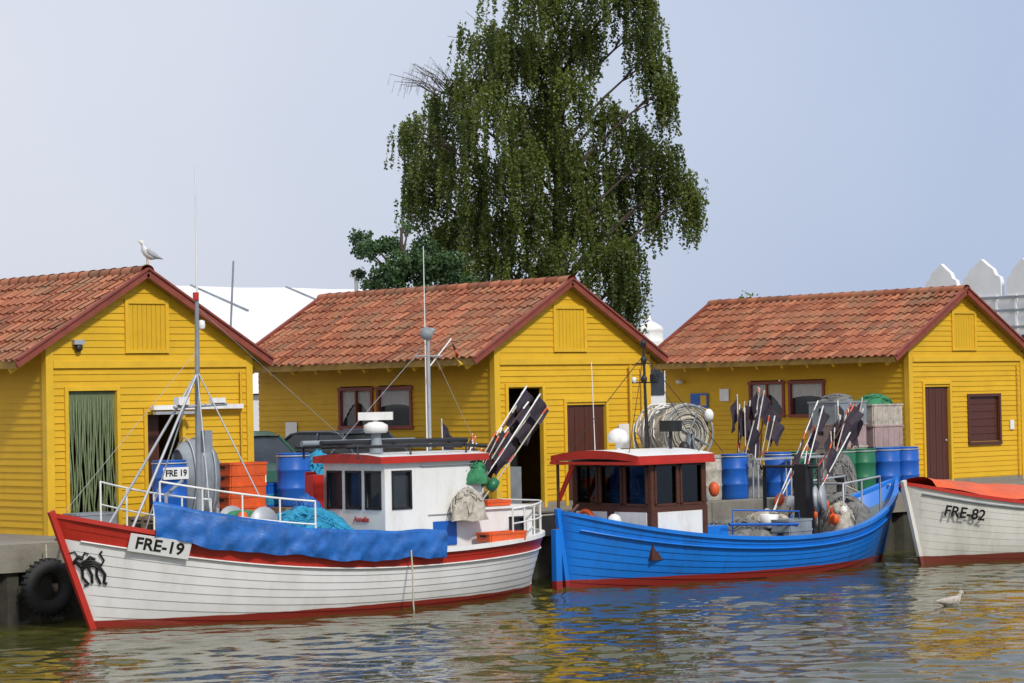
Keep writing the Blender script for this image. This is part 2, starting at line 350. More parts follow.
def hut(xc,kind):
    e=empty('wooden_hut',(xc,41,G))
    yv,yb=37.0,45.2; yw,ywb=37.2,45.0; xl,xr=xc-1.92,xc+2.28; hw=2.6; zr,ze=5.70,4.15
    sl=(zr-ze)/hw; rz=lambda x:zr-abs(x-xc)*sl
    off=.10
    walls=MB()
    if kind==1: ops=[(.40,1.36,G,3.63),(1.98,2.70,G,3.24)]
    elif kind==2: ops=[(.32,1.22,G,3.58),(1.87,2.95,G,3.26)]
    else: ops=[(.52,1.42,G,3.50),(2.15,3.25,2.14,3.19)]
    ww=xr-xl
    siding(walls,(xl,yw),(1,0),(0,-1),lambda z:0,lambda z:ww,G,4.02,ops)
    hc=xc+.08-xl
    siding(walls,(xl,yw-.012),(1,0),(0,-1),lambda z:max(0,(xc-(zr-off-z)/sl)-xl),lambda z:min(ww,(xc+(zr-off-z)/sl)-xl),4.14,zr-off-.05,[(hc-.42,hc+.42,4.30,5.20)])
    lops=[(2.55,3.62,2.82,3.62),(3.82,4.90,2.82,3.62)]
    siding(walls,(xl,yw),(0,1),(-1,0),lambda z:0,lambda z:ywb-yw,G,rz(xl)-off,lops)
    siding(walls,(xr,yw),(0,1),(1,0),lambda z:0,lambda z:ywb-yw,G,rz(xr)-off,[])
    siding(walls,(xl,ywb),(1,0),(0,1),lambda z:max(0,(xc-(zr-off-z)/sl)-xl) if z>4.1 else 0,lambda z:min(ww,(xc+(zr-off-z)/sl)-xl) if z>4.1 else ww,G,zr-off-.05,[])
    walls.build('walls',e)
    tr=MB()
    tr.box((xl-.035,yw-.045,G),(xl+.11,yw+.1,rz(xl)-.12),'yellow2'); tr.box((xr-.1,yw-.045,G),(xr+.035,yw+.1,rz(xr)-.12),'yellow2')
    tr.box((xl+.113,yw-.05,4.02),(xr-.103,yw+.02,4.14),'yellow2')
    a,b_=xl+hc-.42,xl+hc+.42
    tr.box((a-.03,yw-.06,4.27),(a+.04,yw+.02,5.2),'yellow2');tr.box((b_-.04,yw-.06,4.27),(b_+.03,yw+.02,5.2),'yellow2')
    tr.box((a+.042,yw-.058,4.27),(b_-.042,yw+.02,4.33),'yellow2'); tr.box((a+.042,yw-.058,5.13),(b_-.042,yw+.02,5.2),'yellow2')
    x=a+.05
    while x<b_-.08:
        tr.box((x,yw-.03,4.332),(x+.088,yw-.005,5.128),'yellow'); x+=.095
    tr.box((a+.04,yw-.002,4.33),(b_-.04,yw+.01,5.13),'soffit')
    tr.box((xl+.0,yw-.03,G-.05),(xr,yw-.026,G+.10),'concrete')
    tr.build('trim_boards',e,bevel=.006)
    d=MB()
    def frame(a,b,z0,z1,k='yellow2',y=yw):
        d.box((a-.07,y-.05,z0),(a-.002,y+.06,z1+.07),k); d.box((b+.002,y-.05,z0),(b+.07,y+.06,z1+.07),k); d.box((a-.0,y-.048,z1+.002),(b,y+.06,z1+.07),k)
    for i,o in enumerate(ops): frame(xl+o[0],xl+o[1],o[2],o[3],'yellow2' if (kind,i)!=(3,1) else 'brown')
    def battendoor(a,b,z0,z1,k='brown'):
        nb=8; wd=(b-a)/nb
        for i in range(nb): d.box((a+i*wd+.004,yw+.03+.004*(i%2),z0),(a+(i+1)*wd-.004,yw+.07,z1),k)
        d.box((a,yw+.075,z0),(b,yw+.08,z1),'dark'); d.sphere((b-.1,yw+.015,z0+1),.03,'steel',8)
    if kind==1:
        a,b_=xl+.40,xl+1.36
        nstr=40
        for i in range(nstr):
            x=a+(i+.5)*(b_-a)/nstr; pts=[]
            ph=random.random()*6
            for j in range(8):
                z=3.62-j*(2.35/7); pts.append((x+.02*math.sin(ph+j*.9)*j/3+.05*(a+.48-x)*(j/7)**2,yw+.02+.03*math.cos(ph+j)*j/4,z))
            for q0,q1 in zip(pts,pts[1:]):
                d.quad((q0[0]-.016,q0[1],q0[2]),(q0[0]+.012,q0[1]+.008,q0[2]),(q1[0]+.012,q1[1]+.008,q1[2]),(q1[0]-.016,q1[1],q1[2]),'netstrip',True)
        d.box((xl+2.0,yw+.25,G),(xl+2.4,yw+.29,3.2),'brown')
    elif kind==2:
        battendoor(xl+1.87,xl+2.95,G,3.26)
        d.box((xl+.34,yw+.05,G),(xl+.38,yw+.9,3.5),'brown'); d.box((xl+.6,yw+.5,G),(xl+1.1,yw+.85,2.0),'graypl')
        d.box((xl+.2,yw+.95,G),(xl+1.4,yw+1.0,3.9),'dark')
    else:
        battendoor(xl+.52,xl+1.42,G,3.50)
        a,b_=xl+2.15,xl+3.25
        for i in range(6):
            z0=2.14+i*.175; d.box((a+.02,yw+.02,z0+.004),(b_-.02,yw+.05,z0+.17),'brown')
        d.box((a-.07,yw-.06,2.06),(b_+.07,yw+.05,2.138),'brown')
    for wi,(u0,u1,z0,z1) in enumerate(lops):
        ya,yb_=yw+u0,yw+u1; X=xl
        for A,B2 in(((ya,z0),(yb_,z0)),((ya,z1),(yb_,z1))):
            d.box((X-.05,A[0]-.06,A[1]-.035),(X+.05,B2[0]+.06,A[1]+.035),'verge')
        for yy in(ya,yb_): d.box((X-.048,yy-.035,z0+.036),(X+.045,yy+.035,z1-.036),'verge')
        if wi: d.box((X-.04,(ya+yb_)/2-.02,z0+.036),(X+.045,(ya+yb_)/2+.02,z1-.036),'verge')
        d.quad((X+.045,ya,z0),(X+.045,yb_,z0),(X+.045,yb_,z1),(X+.045,ya,z1),'glass')
        # gathered white drape added over the pane to stand in for reflected light
        nn=48; P=[]
        for i in range(nn+1):
            f=i/nn; yy=ya+.04+f*(yb_-ya-.08); ln=(.66 if wi else .34)-(.42 if wi else .05)*math.sin(math.pi*f)
            xx=X+.022+.010*math.sin(i*1.5); P+=[(xx,yy,z1-.04),(xx,yy,z1-.04-ln)]
        d.add(P,[(i*2,i*2+2,i*2+3,i*2+1) for i in range(nn)],'curtain',True)
    d.build('doors_and_windows',e)
    r=MB()
    tw,cl=.235,.335; slen=math.hypot(hw,zr-ze); nc=int(round(slen/cl)); cl=slen/nc; nt_=int(round((yb-yv)/tw)); tw=(yb-yv)/nt_
    sub=6
    for side in(-1,1):
        dv=V((side*hw/slen,0,-(zr-ze)/slen)); nv=V((side*(zr-ze)/slen,0,hw/slen)); r0=V((xc,0,zr))
        for c in range(nc):
            for t in range(nt_):
                rr=min(1,max(0,random.gauss(.5,.3))); j1=random.uniform(-.006,.008); j2=random.uniform(-.015,.015); sk=random.uniform(-.01,.01)
                P=[]
                for q_ in range(sub+1):
                    f=q_/sub; h=.028*math.cos(2*math.pi*(f-.3)); h+= .012 if f<.15 else 0
                    y=yv+(t+f)*tw
                    sag=.025*math.sin(y*.9+side+xc)*math.sin(c*.5)
                    P.append(r0+dv*(c*cl)+nv*(h+.0+sag)+V((0,y,0)))
                    P.append(r0+dv*((c+1)*cl+.03+j2+sk*f)+nv*(h+.034+j1+sag)+V((0,y,0)))
                    P.append(r0+dv*((c+1)*cl+.03+j2+sk*f)+nv*(h+.008+sag)+V((0,y,0)))
                fs=[]
                for q_ in range(sub):
                    b0=q_*3; fs+= [(b0,b0+3,b0+4,b0+1),(b0+1,b0+4,b0+5,b0+2)]
                r.add(P,fs,'tile',False,rr)
    nr=24; yy=yv-.02; rl=(yb-yv+.04)/nr
    for i in range(nr):
        P=[];rr=random.random()
        for e_,ra in((0,.125),(1,.105)):
            for j in range(9):
                a=math.pi*(-.1+1.2*j/8); P.append((xc+ra*math.cos(a)*1.1,yy+(i+e_*1.08)*rl,zr-.02+ra*math.sin(a)*.9+.01))
        r.add(P,[(j,j+1,10+j,9+j) for j in range(8)],'tile',True,rr)
    r.build('tile_roof',e,rnd=True)
    k=MB()
    for side in(-1,1):
        for yy in(yv-.02,yb+.02):
            p=V((xc,yy,zr-.04)); q_=V((xc+side*(hw+.03),yy,ze-.06)); k.beam(p,q_,.035,.14,'verge',up=(0,0,1))
            k.beam(p+V((0,0,.075)),q_+V((0,0,.075)),.10,.035,'verge')
        k.quad((xc,yv,zr-.10),(xc,yb,zr-.10),(xc+side*hw,yb,ze-.10),(xc+side*hw,yv,ze-.10),'soffit')
        k.box((xc+side*hw-.02,yv,ze-.13),(xc+side*hw+.015,yb,ze-.0),'soffit')
        yy=yv+.3
        while yy<yb-.1:
            k.beam((xc+side*1.6,yy,rz(xc+1.6)-.17),(xc+side*(hw-.03),yy,ze-.16),.06,.11,'yellow2'); yy+=.8
    k.build('verge_boards',e)
    ex=MB()
    if kind==1:
        ex.box((24.55,yw-.16,3.28),(26.45,yw-.06,3.36),'white'); ex.box((24.7,yw-.06,3.3),(24.75,yw-.02,3.35),'steel'); ex.box((26.2,yw-.06,3.3),(26.25,yw-.02,3.35),'steel')
        ex.box((24.5,yw-.3,3.20),(25.3,yw-.2,3.25),'steel')
        ex.sphere((23.1,yw-.08,4.98-.62),(.07,.06,.07),'black',10); ex.box((23.0,yw-.12,4.42),(23.2,yw-.03,4.5),'steel')
    if kind==2:
        ex.box((xl+3.3,yw-.05,2.3),(xl+3.75,yw-.03,2.8),'white'); ex.tube([(xl+3.6,yw-.1,1.3),(xl+3.6,yw-.1,4.0)],.03,'yellow2',8)
        ex.box((xl-.04,yw+6.4,2.6),(xl-.03,yw+6.8,2.95),'white')
    if kind==3:
        ex.box((xl-.05,yw+6.3,3.05),(xl-.03,yw+6.9,3.40),'bluebar'); ex.box((xl-.06,yw+6.35,3.1),(xl-.052,yw+6.55,3.35),'yellow2'); ex.box((xl-.05,yw+5.6,3.2),(xl-.03,yw+5.9,3.5),'white')
        ex.sphere((xl-.12,yw+7.2,3.7),(.1,.1,.06),'white',10)
        ex.box((xl+3.65,yw-.05,2.4),(xl+3.8,yw-.03,2.62),'white')
    ex.tube([(xr-.25,yw-.07,G+.1),(xr-.25,yw-.07,3.95)],.018,'yellow2',6)
    ex.build('wall_fittings',e)
hut(24.43,1); hut(34.47,2); hut(47.0,3)

# ------------------------------------------------------------ boats
class Hull:
    def __init__(s,x0,Ln,yc,Bm,sheer,zk,rk0,rk1,nb=(2,.8),ns=(3,.7)):
        s.x0=x0;s.L=Ln;s.yc=yc;s.B=Bm;s.poly=np.polyfit([a for a,_ in sheer],[b for _,b in sheer],4);s.zk=zk;s.r0=rk0;s.r1=rk1;s.nb=nb;s.ns=ns
    def zs(s,t): return float(np.polyval(s.poly,t))
    def hb(s,t):
        q=abs(2*t-1); n,mm=(s.nb if t<.5 else s.ns); return s.B*max(0,(1-q**n))**mm
    def P(s,t,v,side,off=0):
        q=abs(2*t-1); e=.24+.6*q**3; hb=s.hb(t); y=hb*max(v,1e-4)**e
        x=s.x0+s.L*t+s.r0*(1-v)*(1-t)**4-s.r1*(1-v)*t**4
        z=s.zk+(s.zs(t)-s.zk)*v
        return V((x,s.yc+side*max(0,(y+off*min(1,hb*4))),z))
    def tx(s,x): return (x-s.x0)/s.L
    def build(s,name,e,mats,capk,innerk,deckk,N=13,depth=.42,nst=56,postk=None,postk2=None,lap=.018):
        m=MB(); ts=[.5-.5*math.cos(math.pi*i/nst) for i in range(nst+1)]
        for side in(-1,1):
            for i in range(N):
                v0,v1=i/N,(i+1)/N; P=[]
                for t in ts: P+= [s.P(t,v0,side,.0),s.P(t,v0,side,lap),s.P(t,v1,side,.0)]
                m.add(P,[(j*3+1,j*3+4,j*3+5,j*3+2) for j in range(nst)],mats(i),True)
                m.add([P[j*3] for j in range(nst+1)]+[P[j*3+1] for j in range(nst+1)],[(j,j+1,nst+2+j,nst+1+j) for j in range(nst)],mats(i),True)
            P=[]
            for t in ts:
                vd=1-depth/(s.zs(t)-s.zk); P+=[s.P(t,1,side,-.06),s.P(t,vd,side,-.06)]
            m.add(P,[(j*2,j*2+2,j*2+3,j*2+1) for j in range(nst)],innerk,True)
            for j in range(nst):
                a,b_=ts[j],ts[j+1]; z=V((0,0,.045))
                o1,o2=s.P(a,1,side,.045),s.P(b_,1,side,.045); i1,i2=s.P(a,1,side,-.085),s.P(b_,1,side,-.085)
                ck=capk(a) if callable(capk) else capk
                m.quad(o1+z,o2+z,i2+z,i1+z,ck,True); m.quad(o1-z*.5,o2-z*.5,o2+z,o1+z,ck,True); m.quad(i1-z*.5,i2-z*.5,i2+z,i1+z,ck,True)
        P=[]
        for t in ts:
            vd=1-depth/(s.zs(t)-s.zk)
            P+=[s.P(t,vd,-1,-.06),s.P(t,vd,1,-.06)]
        m.add(P,[(j*2,j*2+2,j*2+3,j*2+1) for j in range(nst)],deckk)
        for t,dx_,pk in((0,-.03,postk),(1,.02,postk2 or postk)):
            pts=[s.P(t,v,1)+V((dx_,0,0)) for v in(0,.25,.5,.75,1)]; pts.append(pts[-1]+(pts[-1]-pts[-2]).normalized()*.08)
            for a,b_ in zip(pts,pts[1:]): m.beam(a,b_,.07,.10,pk,up=(1,0,0.01))
        ob=m.build(name,e); return ob
    def ribbon(s,m,t0,t1,v,off,r,k,side=-1,n=40):
        m.tube([s.P(t0+(t1-t0)*i/n,v,side,off) for i in range(n+1)],r,k,6)

def flag(m,top,down,dirv,w_,h_,k='flag'):
    top=V(top);down=V(down).normalized();dirv=V(dirv).normalized();nx_,ny_=6,6;P=[];ph=random.random()*6
    side=dirv.cross(V((0,0,1)))
    if side.length<.1: side=V((0,1,0))
    side.normalize(); tt=random.uniform(.55,1.0)
    for j in range(ny_+1):
        for i in range(nx_+1):
            a=i/nx_; b_=j/ny_
            P.append(top+down*(h_*b_*(1-.1*a))+dirv*(w_*a*.6*(1-.25*b_))+V((0,0,-1))*(w_*tt*a**1.1)+side*(.07*math.sin(a*7+ph+b_*2.5)*a))
    m.add(P,[(j*(nx_+1)+i,j*(nx_+1)+i+1,(j+1)*(nx_+1)+i+1,(j+1)*(nx_+1)+i) for j in range(ny_) for i in range(nx_)],k,True)
def marker(m,p,q,fl=(.4,.38),k='flag',polek='white',floatk=None,right=.5):
    p=V(p);q=V(q); d=(q-p).normalized(); m.tube([p,p+(q-p)*.5+V((0,0,-.03)),q],.013,polek,6)
    m.tube([p+(q-p)*.93,p+(q-p)*.99],.016,random.choice(['orange','white','rope']),6)
    m.tube([p+(q-p)*.50,p+(q-p)*.56],.016,'redp',6)
    a=random.uniform(-.6,.6)
    flag(m,q-d*.05,-d,(math.cos(a)*(1 if random.random()<right else -1),math.sin(a),0),fl[0]*random.uniform(.8,1.15),fl[1]*random.uniform(.8,1.15),k)
    if floatk:
        c=p+(q-p)*.3; m.lathe([(.0,-.12),(.08,-.1),(.1,0),(.08,.1),(0,.12)],c,floatk,12,d)
def pile(m,c,rx,ry,h,n,k,r=.012):
    P=[];nu,nv=24,9
    for i in range(nv+1):
        t=i/nv*math.pi/2
        for j in range(nu):
            a=2*math.pi*j/nu; l=1+.14*math.sin(3*a+c[0]*7)+.1*math.sin(5*a+i)+random.uniform(-.07,.07)
            P.append((c[0]+rx*math.sin(t)*math.cos(a)*l,c[1]+ry*math.sin(t)*math.sin(a)*l,c[2]+h*math.cos(t)*(1+.12*math.sin(a*2+i))+random.uniform(-.03,.03)*h))
    m.add(P,[(i*nu+j,i*nu+(j+1)%nu,(i+1)*nu+(j+1)%nu,(i+1)*nu+j) for i in range(nv) for j in range(nu)],k,True)
    for _ in range(n):
        a=random.random()*6.28; rr=random.uniform(.1,.95); pts=[];da=random.uniform(.8,2.5)
        for j in range(9):
            aa=a+da*j/8; r_=min(1.02,max(.05,rr+.12*math.sin(j*1.7+a))); z=c[2]+h*math.sqrt(max(0,1-r_*r_*.95))+.02
            pts.append((c[0]+rx*r_*math.cos(aa)*1.05,c[1]+ry*r_*math.sin(aa)*1.05,z))
        m.tube(pts,r,k,5,cap=False)
def barrel(c,k,lidk=None,h=.93,r=.29):
    m=MB(); m.lathe([(0,0),(r*.93,0),(r*.97,.03),(r,.1),(r,.28),(r*1.04,.3),(r*1.04,.33),(r,.35),(r,.6),(r*1.04,.62),(r*1.04,.65),(r,.67),(r,h-.08),(r*.95,h-.03),(r*1.0,h-.01),(r*1.0,h),(r*.9,h),(r*.88,h-.03),(0,h-.02)],c,k,24)
    m.tube([(c[0]+r*1.01*math.cos(a),c[1]+r*1.01*math.sin(a),c[2]+h-.05) for a in [6.283*i/24 for i in range(25)]],.014,lidk or 'steel',6)
    return m.build('plastic_barrel')
def fishbox(m,c,k,l=.75,w_=.45,h=.2,ang=0):
    c=V(c);ux=V((math.cos(ang),math.sin(ang),0));uy=V((-math.sin(ang),math.cos(ang),0));uz=V((0,0,1))
    t=.015
    m.obox(c+uz*t,ux*l/2*.94,uy*w_/2*.94,uz*t,k)
    for sx in(-1,1): m.obox(c+ux*sx*l/2*.97+uz*h/2,ux*t,uy*w_/2*.94,uz*(h/2-.006),k)
    for sy in(-1,1): m.obox(c+uy*sy*w_/2*.97+uz*h/2,ux*l/2*.94,uy*t,uz*(h/2-.006),k)
    for sx in(-1,1): m.obox(c+ux*sx*(l/2)+uz*(h-.02),ux*.02,uy*w_/2,uz*.018,k)
    for sy in(-1,1): m.obox(c+uy*sy*(w_/2)+uz*(h-.021),ux*(l/2-.02),uy*.02,uz*.018,k)
    for i in range(-2,3): 
        for sy in(-1,1): m.obox(c+uy*sy*(w_/2)+ux*(i*l/5.5)+uz*(h*.45),ux*.012,uy*.012,uz*(h*.38),k)
    for sx in(-1,1): m.obox(c+ux*sx*(l/2)+uz*(h*.6),ux*.016,uy*.07,uz*h*.09,'dark')

# ---- white boat FRE-19
e=empty('fishing_boat',(24.8,33.05,0)); wb=Hull(20.1,9.55,33.05,1.5,[(0,1.72),(.1,1.5),(.2,1.28),(.4,1.01),(.6,.92),(.8,.94),(1,1.04)],-.5,.85,.12,(2,.75),(4.5,.55))
def wm_(i): return 'rhull' if i>=11 else 'whull'
wb.build('hull',e,wm_,lambda t:'rhull' if t<.2 else 'white','white','deck',N=13,depth=.38,postk='rhull',postk2='whull',lap=.011)
m=MB()
wb.ribbon(m,.02,.985,.845,.03,.014,'white'); wb.ribbon(m,.02,.985,.845,.03,.014,'white',1)
# blue tarpaulin: flat loose sheet hanging from the rail, edge laid over the top line
n=150; P=[]; kk=11
def nz(a): return math.sin(a*1.0)+.6*math.sin(a*2.3+1.1)+.4*math.sin(a*4.1+.4)
for i in range(n+1):
    f=i/n; t=.125+(.665-.125)*f; a=wb.P(t,1,-1,.05)
    top=.47-.13*f+.016*nz(f*9); bot=-.07-.03*f+.022*nz(f*14+2)
    tmp=[(.10,top-.035)]
    for j in range(kk-1):
        g=j/(kk-2); z=top+(bot-top)*g
        wr=(.010+.018*g)*(nz(f*38+g*3.5)*.55+.5*math.sin(f*71-g*5))+.008*math.sin(g*11+f*25)
        tmp.append((-.0-.045*math.sin(g*2.2)-wr,z))
    for dy,dz in tmp: P.append((a.x+.01*math.sin(i+dz*9),a.y+dy,a.z+dz))
m.add(P,[(i*kk+j,i*kk+j+1,(i+1)*kk+j+1,(i+1)*kk+j) for i in range(n) for j in range(kk-1)],'bluetarp',True)
def rail(hl,t0,t1,h,side,nposts,k='white',r=.017,mid=True,m=m):
    pts=[hl.P(t0+(t1-t0)*i/20,1,side,-.04)+V((0,0,h)) for i in range(21)]; m.tube(pts,r,k,8)
    if mid: m.tube([p-V((0,0,h*.45)) for p in pts],r*.8,k,8)
    for i in range(nposts):
        p=hl.P(t0+(t1-t0)*i/(nposts-1),1,side,-.04); m.tube([p,p+V((0,0,h))],r*.9,k,8)
rail(wb,.14,.40,.80,-1,5); rail(wb,.14,.40,.78,1,5); rail(wb,.84,.985,.55,-1,5); rail(wb,.80,.985,.55,1,5)
p1=wb.P(.985,1,-1,-.04)+V((0,0,.55)); p2=wb.P(.985,1,1,-.04)+V((0,0,.55)); m.tube([p1,p2],.017,'white',8); m.tube([p1-V((0,0,.25)),p2-V((0,0,.25))],.014,'white',8)
m.build('rails_and_tarpaulin',e)
a=wb.P(.092,.905,-1,.05);b_=wb.P(.182,.905,-1,.05); xd=(b_-a).normalized(); upv=(wb.P(.137,.98,-1,.05)-wb.P(.137,.85,-1,.05)).normalized(); nn=xd.cross(upv).normalized(); upv=nn.cross(xd)
cb=(a+b_)/2+nn*.035-xd*.05; m=MB(); m.obox(cb,xd*.47,nn*.008,upv*.14,'plate')
m.build('number_board',e); text('FRE-19',cb+nn*.012,xd,nn,.26,e)
m=MB()
def stroke(pts,r):
    q=[]
    for (dx_,dz_) in pts:
        t=wb.tx(20.12+dx_*.85); v=(.90+dz_*1.0-wb.zk)/(wb.zs(t)-wb.zk); q.append(wb.P(t,v,-1,.020))
    m.tube(q,r,'blackink',5)
for dz in(0,.035,.07): stroke([(0.08,.0+dz),(.18,.06+dz),(.3,.07+dz),(.42,.0+dz)],.026)
stroke([(.4,.03),(.46,-.08),(.41,-.2),(.46,-.22)],.026); stroke([(.1,.0),(.07,-.12),(.13,-.22),(.06,-.24)],.026)
stroke([(.2,.05),(.23,-.08),(.20,-.2)],.024); stroke([(.34,.02),(.31,-.10),(.34,-.22)],.022)
stroke([(.1,.05),(.03,.14),(.10,.2),(.17,.17)],.034); stroke([(.04,.12),(-.03,.08)],.02); stroke([(.42,.05),(.5,.14),(.45,.24),(.5,.28)],.016); stroke([(.1,.2),(.07,.28),(.0,.26)],.014); stroke([(.16,.19),(.22,.27),(.27,.24)],.014)
stroke([(.2,.14),(.28,.2),(.36,.16)],.02)
m.build('bow_emblem',e)
m=MB(); xa,xb,ya,yb_=25.78,27.85,32.22,33.85; z0,z1=.6,2.36
m.panel((xa,yb_,0),(0,-1,0),(-1,0,0),yb_-ya,z0,z1,[(.10,.50,1.60,2.2),(.60,1.02,1.60,2.2),(1.12,1.54,1.60,2.2)],'white',fw=.035)
m.panel((xa,ya,0),(1,0,0),(0,-1,0),xb-xa,z0,z1,[(.14,.56,1.60,2.2)],'white',fw=.035)
m.panel((xb,ya,0),(0,1,0),(1,0,0),yb_-ya,z0,z1,[(.5,1.2,.8,2.15)],'white','dark')
m.panel((xb,yb_,0),(-1,0,0),(0,1,0),xb-xa,z0,z1,[(.4,1.0,1.60,2.2)],'white')
m.box((xa+.9,ya-.012,1.45),(xb-.15,ya-.004,1.47),'graypl'); m.box((xa+1.0,ya-.02,.95),(xa+1.5,ya-.004,1.35),'bluebar')
m.tube([(xa+.75,ya-.03,2.28),(xb-.1,ya-.03,2.28)],.012,'steel',6)
R=[]
for i in range(9):
    y=ya-.10+(yb_-ya+.20)*i/8; c_=.05*(1-((i-4)/4)**2); R.append((y,c_))
for (y,c_),(y2,c2) in zip(R,R[1:]):
    m.quad((xa-.15,y,2.45+c_),(xb+.1,y,2.45+c_),(xb+.1,y2,2.45+c2),(xa-.15,y2,2.45+c2),'white',True)
    m.quad((xa-.15,y,2.34),(xb+.1,y,2.34),(xb+.1,y2,2.34),(xa-.15,y2,2.34),'white')
    m.quad((xa-.15,y,2.34),(xa-.15,y,2.45+c_),(xa-.15,y2,2.45+c2),(xa-.15,y2,2.34),'redp'); m.quad((xb+.1,y,2.34),(xb+.1,y,2.45+c_),(xb+.1,y2,2.45+c2),(xb+.1,y2,2.34),'redp')
m.quad((xa-.15,R[0][0],2.34),(xb+.1,R[0][0],2.34),(xb+.1,R[0][0],2.45),(xa-.15,R[0][0],2.45),'redp'); m.quad((xa-.15,R[-1][0],2.34),(xb+.1,R[-1][0],2.34),(xb+.1,R[-1][0],2.45),(xa-.15,R[-1][0],2.45),'redp')
m.build('wheelhouse',e)
text('Annelie',(xa-.012,(ya+yb_)/2-.2,1.42),(0,-1,0),(-1,0,0),.13,e,'name_lettering','redp')
m=MB()
m.panel((27.86,32.25,0),(1,0,0),(0,-1,0),1.15,.6,1.5,[(.62,.98,1.10,1.34)],'white'); m.panel((29.01,32.25,0),(0,1,0),(1,0,0),1.5,.6,1.5,[],'white'); m.panel((27.86,33.75,0),(1,0,0),(0,1,0),1.15,.6,1.5,[],'white')
m.box((27.86,32.2,1.5),(29.05,33.8,1.54),'white')
m.box((25.50,33.95,1.0),(25.70,34.0,2.2),'redp'); m.box((25.46,33.72,1.3),(25.68,33.93,2.15),'redp')
for yy in(32.35,33.0,33.7): m.tube([(25.1,yy,2.62),(27.5,yy,2.60),(28.1,yy,2.56)],.028,'black',8)
for xx in(25.3,26.4,27.6): m.tube([(xx,32.3,2.42),(xx,32.3,2.62),(xx,33.75,2.62),(xx,33.75,2.42)],.020,'black',8)
m.tube([(24.9,32.75,2.69),(28.0,32.75,2.67)],.045,'black',10); m.tube([(25.0,33.4,2.68),(27.3,33.3,2.68)],.05,'graypl',10)
m.tube([(26.0,32.7,2.5),(26.0,32.7,2.85)],.12,'graypl',12,.07); m.lathe([(.0,0),(.17,0),(.2,.04),(.2,.13),(.12,.18),(0,.19)],(26.0,32.7,2.83),'white',16)
m.obox((26.0,32.7,3.11),V((.21,-.19,0)),V((.06,.065,0)),V((0,0,.065)),'white'); m.tube([(26,32.7,3.0),(26,32.7,3.06)],.05,'white',10)
m.tube([(27.4,33.0,2.4),(27.4,33.0,4.45)],.030,'steel',8); m.lathe([(.03,0),(.05,.04),(.12,.16),(.13,.2),(.1,.22),(0,.23)],(27.4,33.0,4.35),'steel',14)
m.lathe([(.02,0),(.11,.07),(.11,.12),(0,.13)],(27.30,32.9,4.46),'graypl',14,(-.7,-.7,.2)); m.tube([(27.1,33,4.1),(27.7,33,4.1)],.015,'steel',6)
m.tube([(27.75,33.5,2.4),(27.75,33.5,6.0)],.014,'white',6,.007)
m.tube([(27.4,33,4.35),(25.9,33.8,2.5)],.005,'steel',4); m.tube([(27.4,33,4.35),(29.3,33.1,1.2)],.005,'steel',4)
flag(m,(28.0,33.1,4.35),(.3,0,-1),(1,0,0),.25,.08,'black');flag(m,(28.02,33.1,4.27),(.3,0,-1),(1,0,0),.25,.07,'redp');flag(m,(28.04,33.1,4.2),(.3,0,-1),(1,0,0),.25,.07,'yellow2'); m.tube([(27.4,33,3.9),(28.0,33.1,4.4)],.012,'white',6)
m.build('superstructure_gear',e)
m=MB(); mx_=22.72
m.tube([(mx_,33.05,1.0),(mx_,33.05,3.6),(mx_+.02,33.05,5.1)],.055,'graypl',12,.03); m.tube([(mx_+.02,33.05,5.1),(mx_+.03,33.05,7.15)],.018,'white',6,.010)
m.tube([(mx_,33.05,5.0),(mx_,33.05,5.12)],.05,'redp',10); m.lathe([(.05,0),(.06,.05),(.05,.12),(0,.14)],(mx_+.1,33.05,4.55),'white',10)
for q in((21.25,32.7,1.5),(21.25,33.4,1.5)): m.tube([(mx_,33.05,3.85),q],.022,'steel',8)
for q in((22.3,32.1,1.3),(22.3,34.0,1.3),(23.2,32.1,1.9)): m.tube([(mx_,33.05,3.9),q],.012,'steel',6)
m.tube([(mx_,33.05,4.9),(25.8,33.05,2.6)],.004,'steel',4); m.tube([(mx_,33.05,4.2),(20.3,33.05,1.8)],.004,'steel',4)
m.tube([(mx_-.45,33.05,3.32),(mx_+.55,33.05,3.36)],.025,'steel',8); m.box((mx_+.25,33.0,3.38),(mx_+.5,33.1,3.46),'white'); m.box((mx_-.4,32.98,3.36),(mx_-.2,33.12,3.48),'white')
m.box((mx_+.06,32.95,2.6),(mx_+.2,33.15,2.95),'graypl')
m.build('foremast',e)
m=MB()
m.lathe([(.0,-.45),(.28,-.45),(.28,-.42),(.12,-.40),(.14,.40),(.28,.42),(.28,.45),(0,.45)],(23.6,33.0,1.45),'steel',18,(0,1,0)); m.lathe([(.2,-.38),(.22,0),(.2,.38)],(23.6,33.0,1.45),'greennet',16,(0,1,0))
m.box((23.35,32.55,.8),(23.85,33.45,1.2),'graypl')
pile(m,(24.7,33.0,.85),.8,.9,.75,40,'cyan'); pile(m,(22.0,33.1,1.05),.5,.6,.35,25,'greennet')
pile(m,(25.0,33.3,1.2),.3,.4,.6,20,'bluetarp')
fishbox(m,(28.0,31.9,.98),'orange',.8,.36,.16); fishbox(m,(28.3,32.45,1.545),'orange',.5,.36,.10)
m.tube([(21.6,32.3,1.4),(21.6,32.3,2.0),(21.9,32.3,2.2)],.03,'graypl',8)
for i in range(6): m.sphere((22.9+random.uniform(-.3,.3),32.5+random.uniform(-.2,.3),1.3+random.uniform(0,.25)),(.1,.1,.14),random.choice(['orange','white','graypl']),10)
m.build('deck_gear',e)
m=MB()
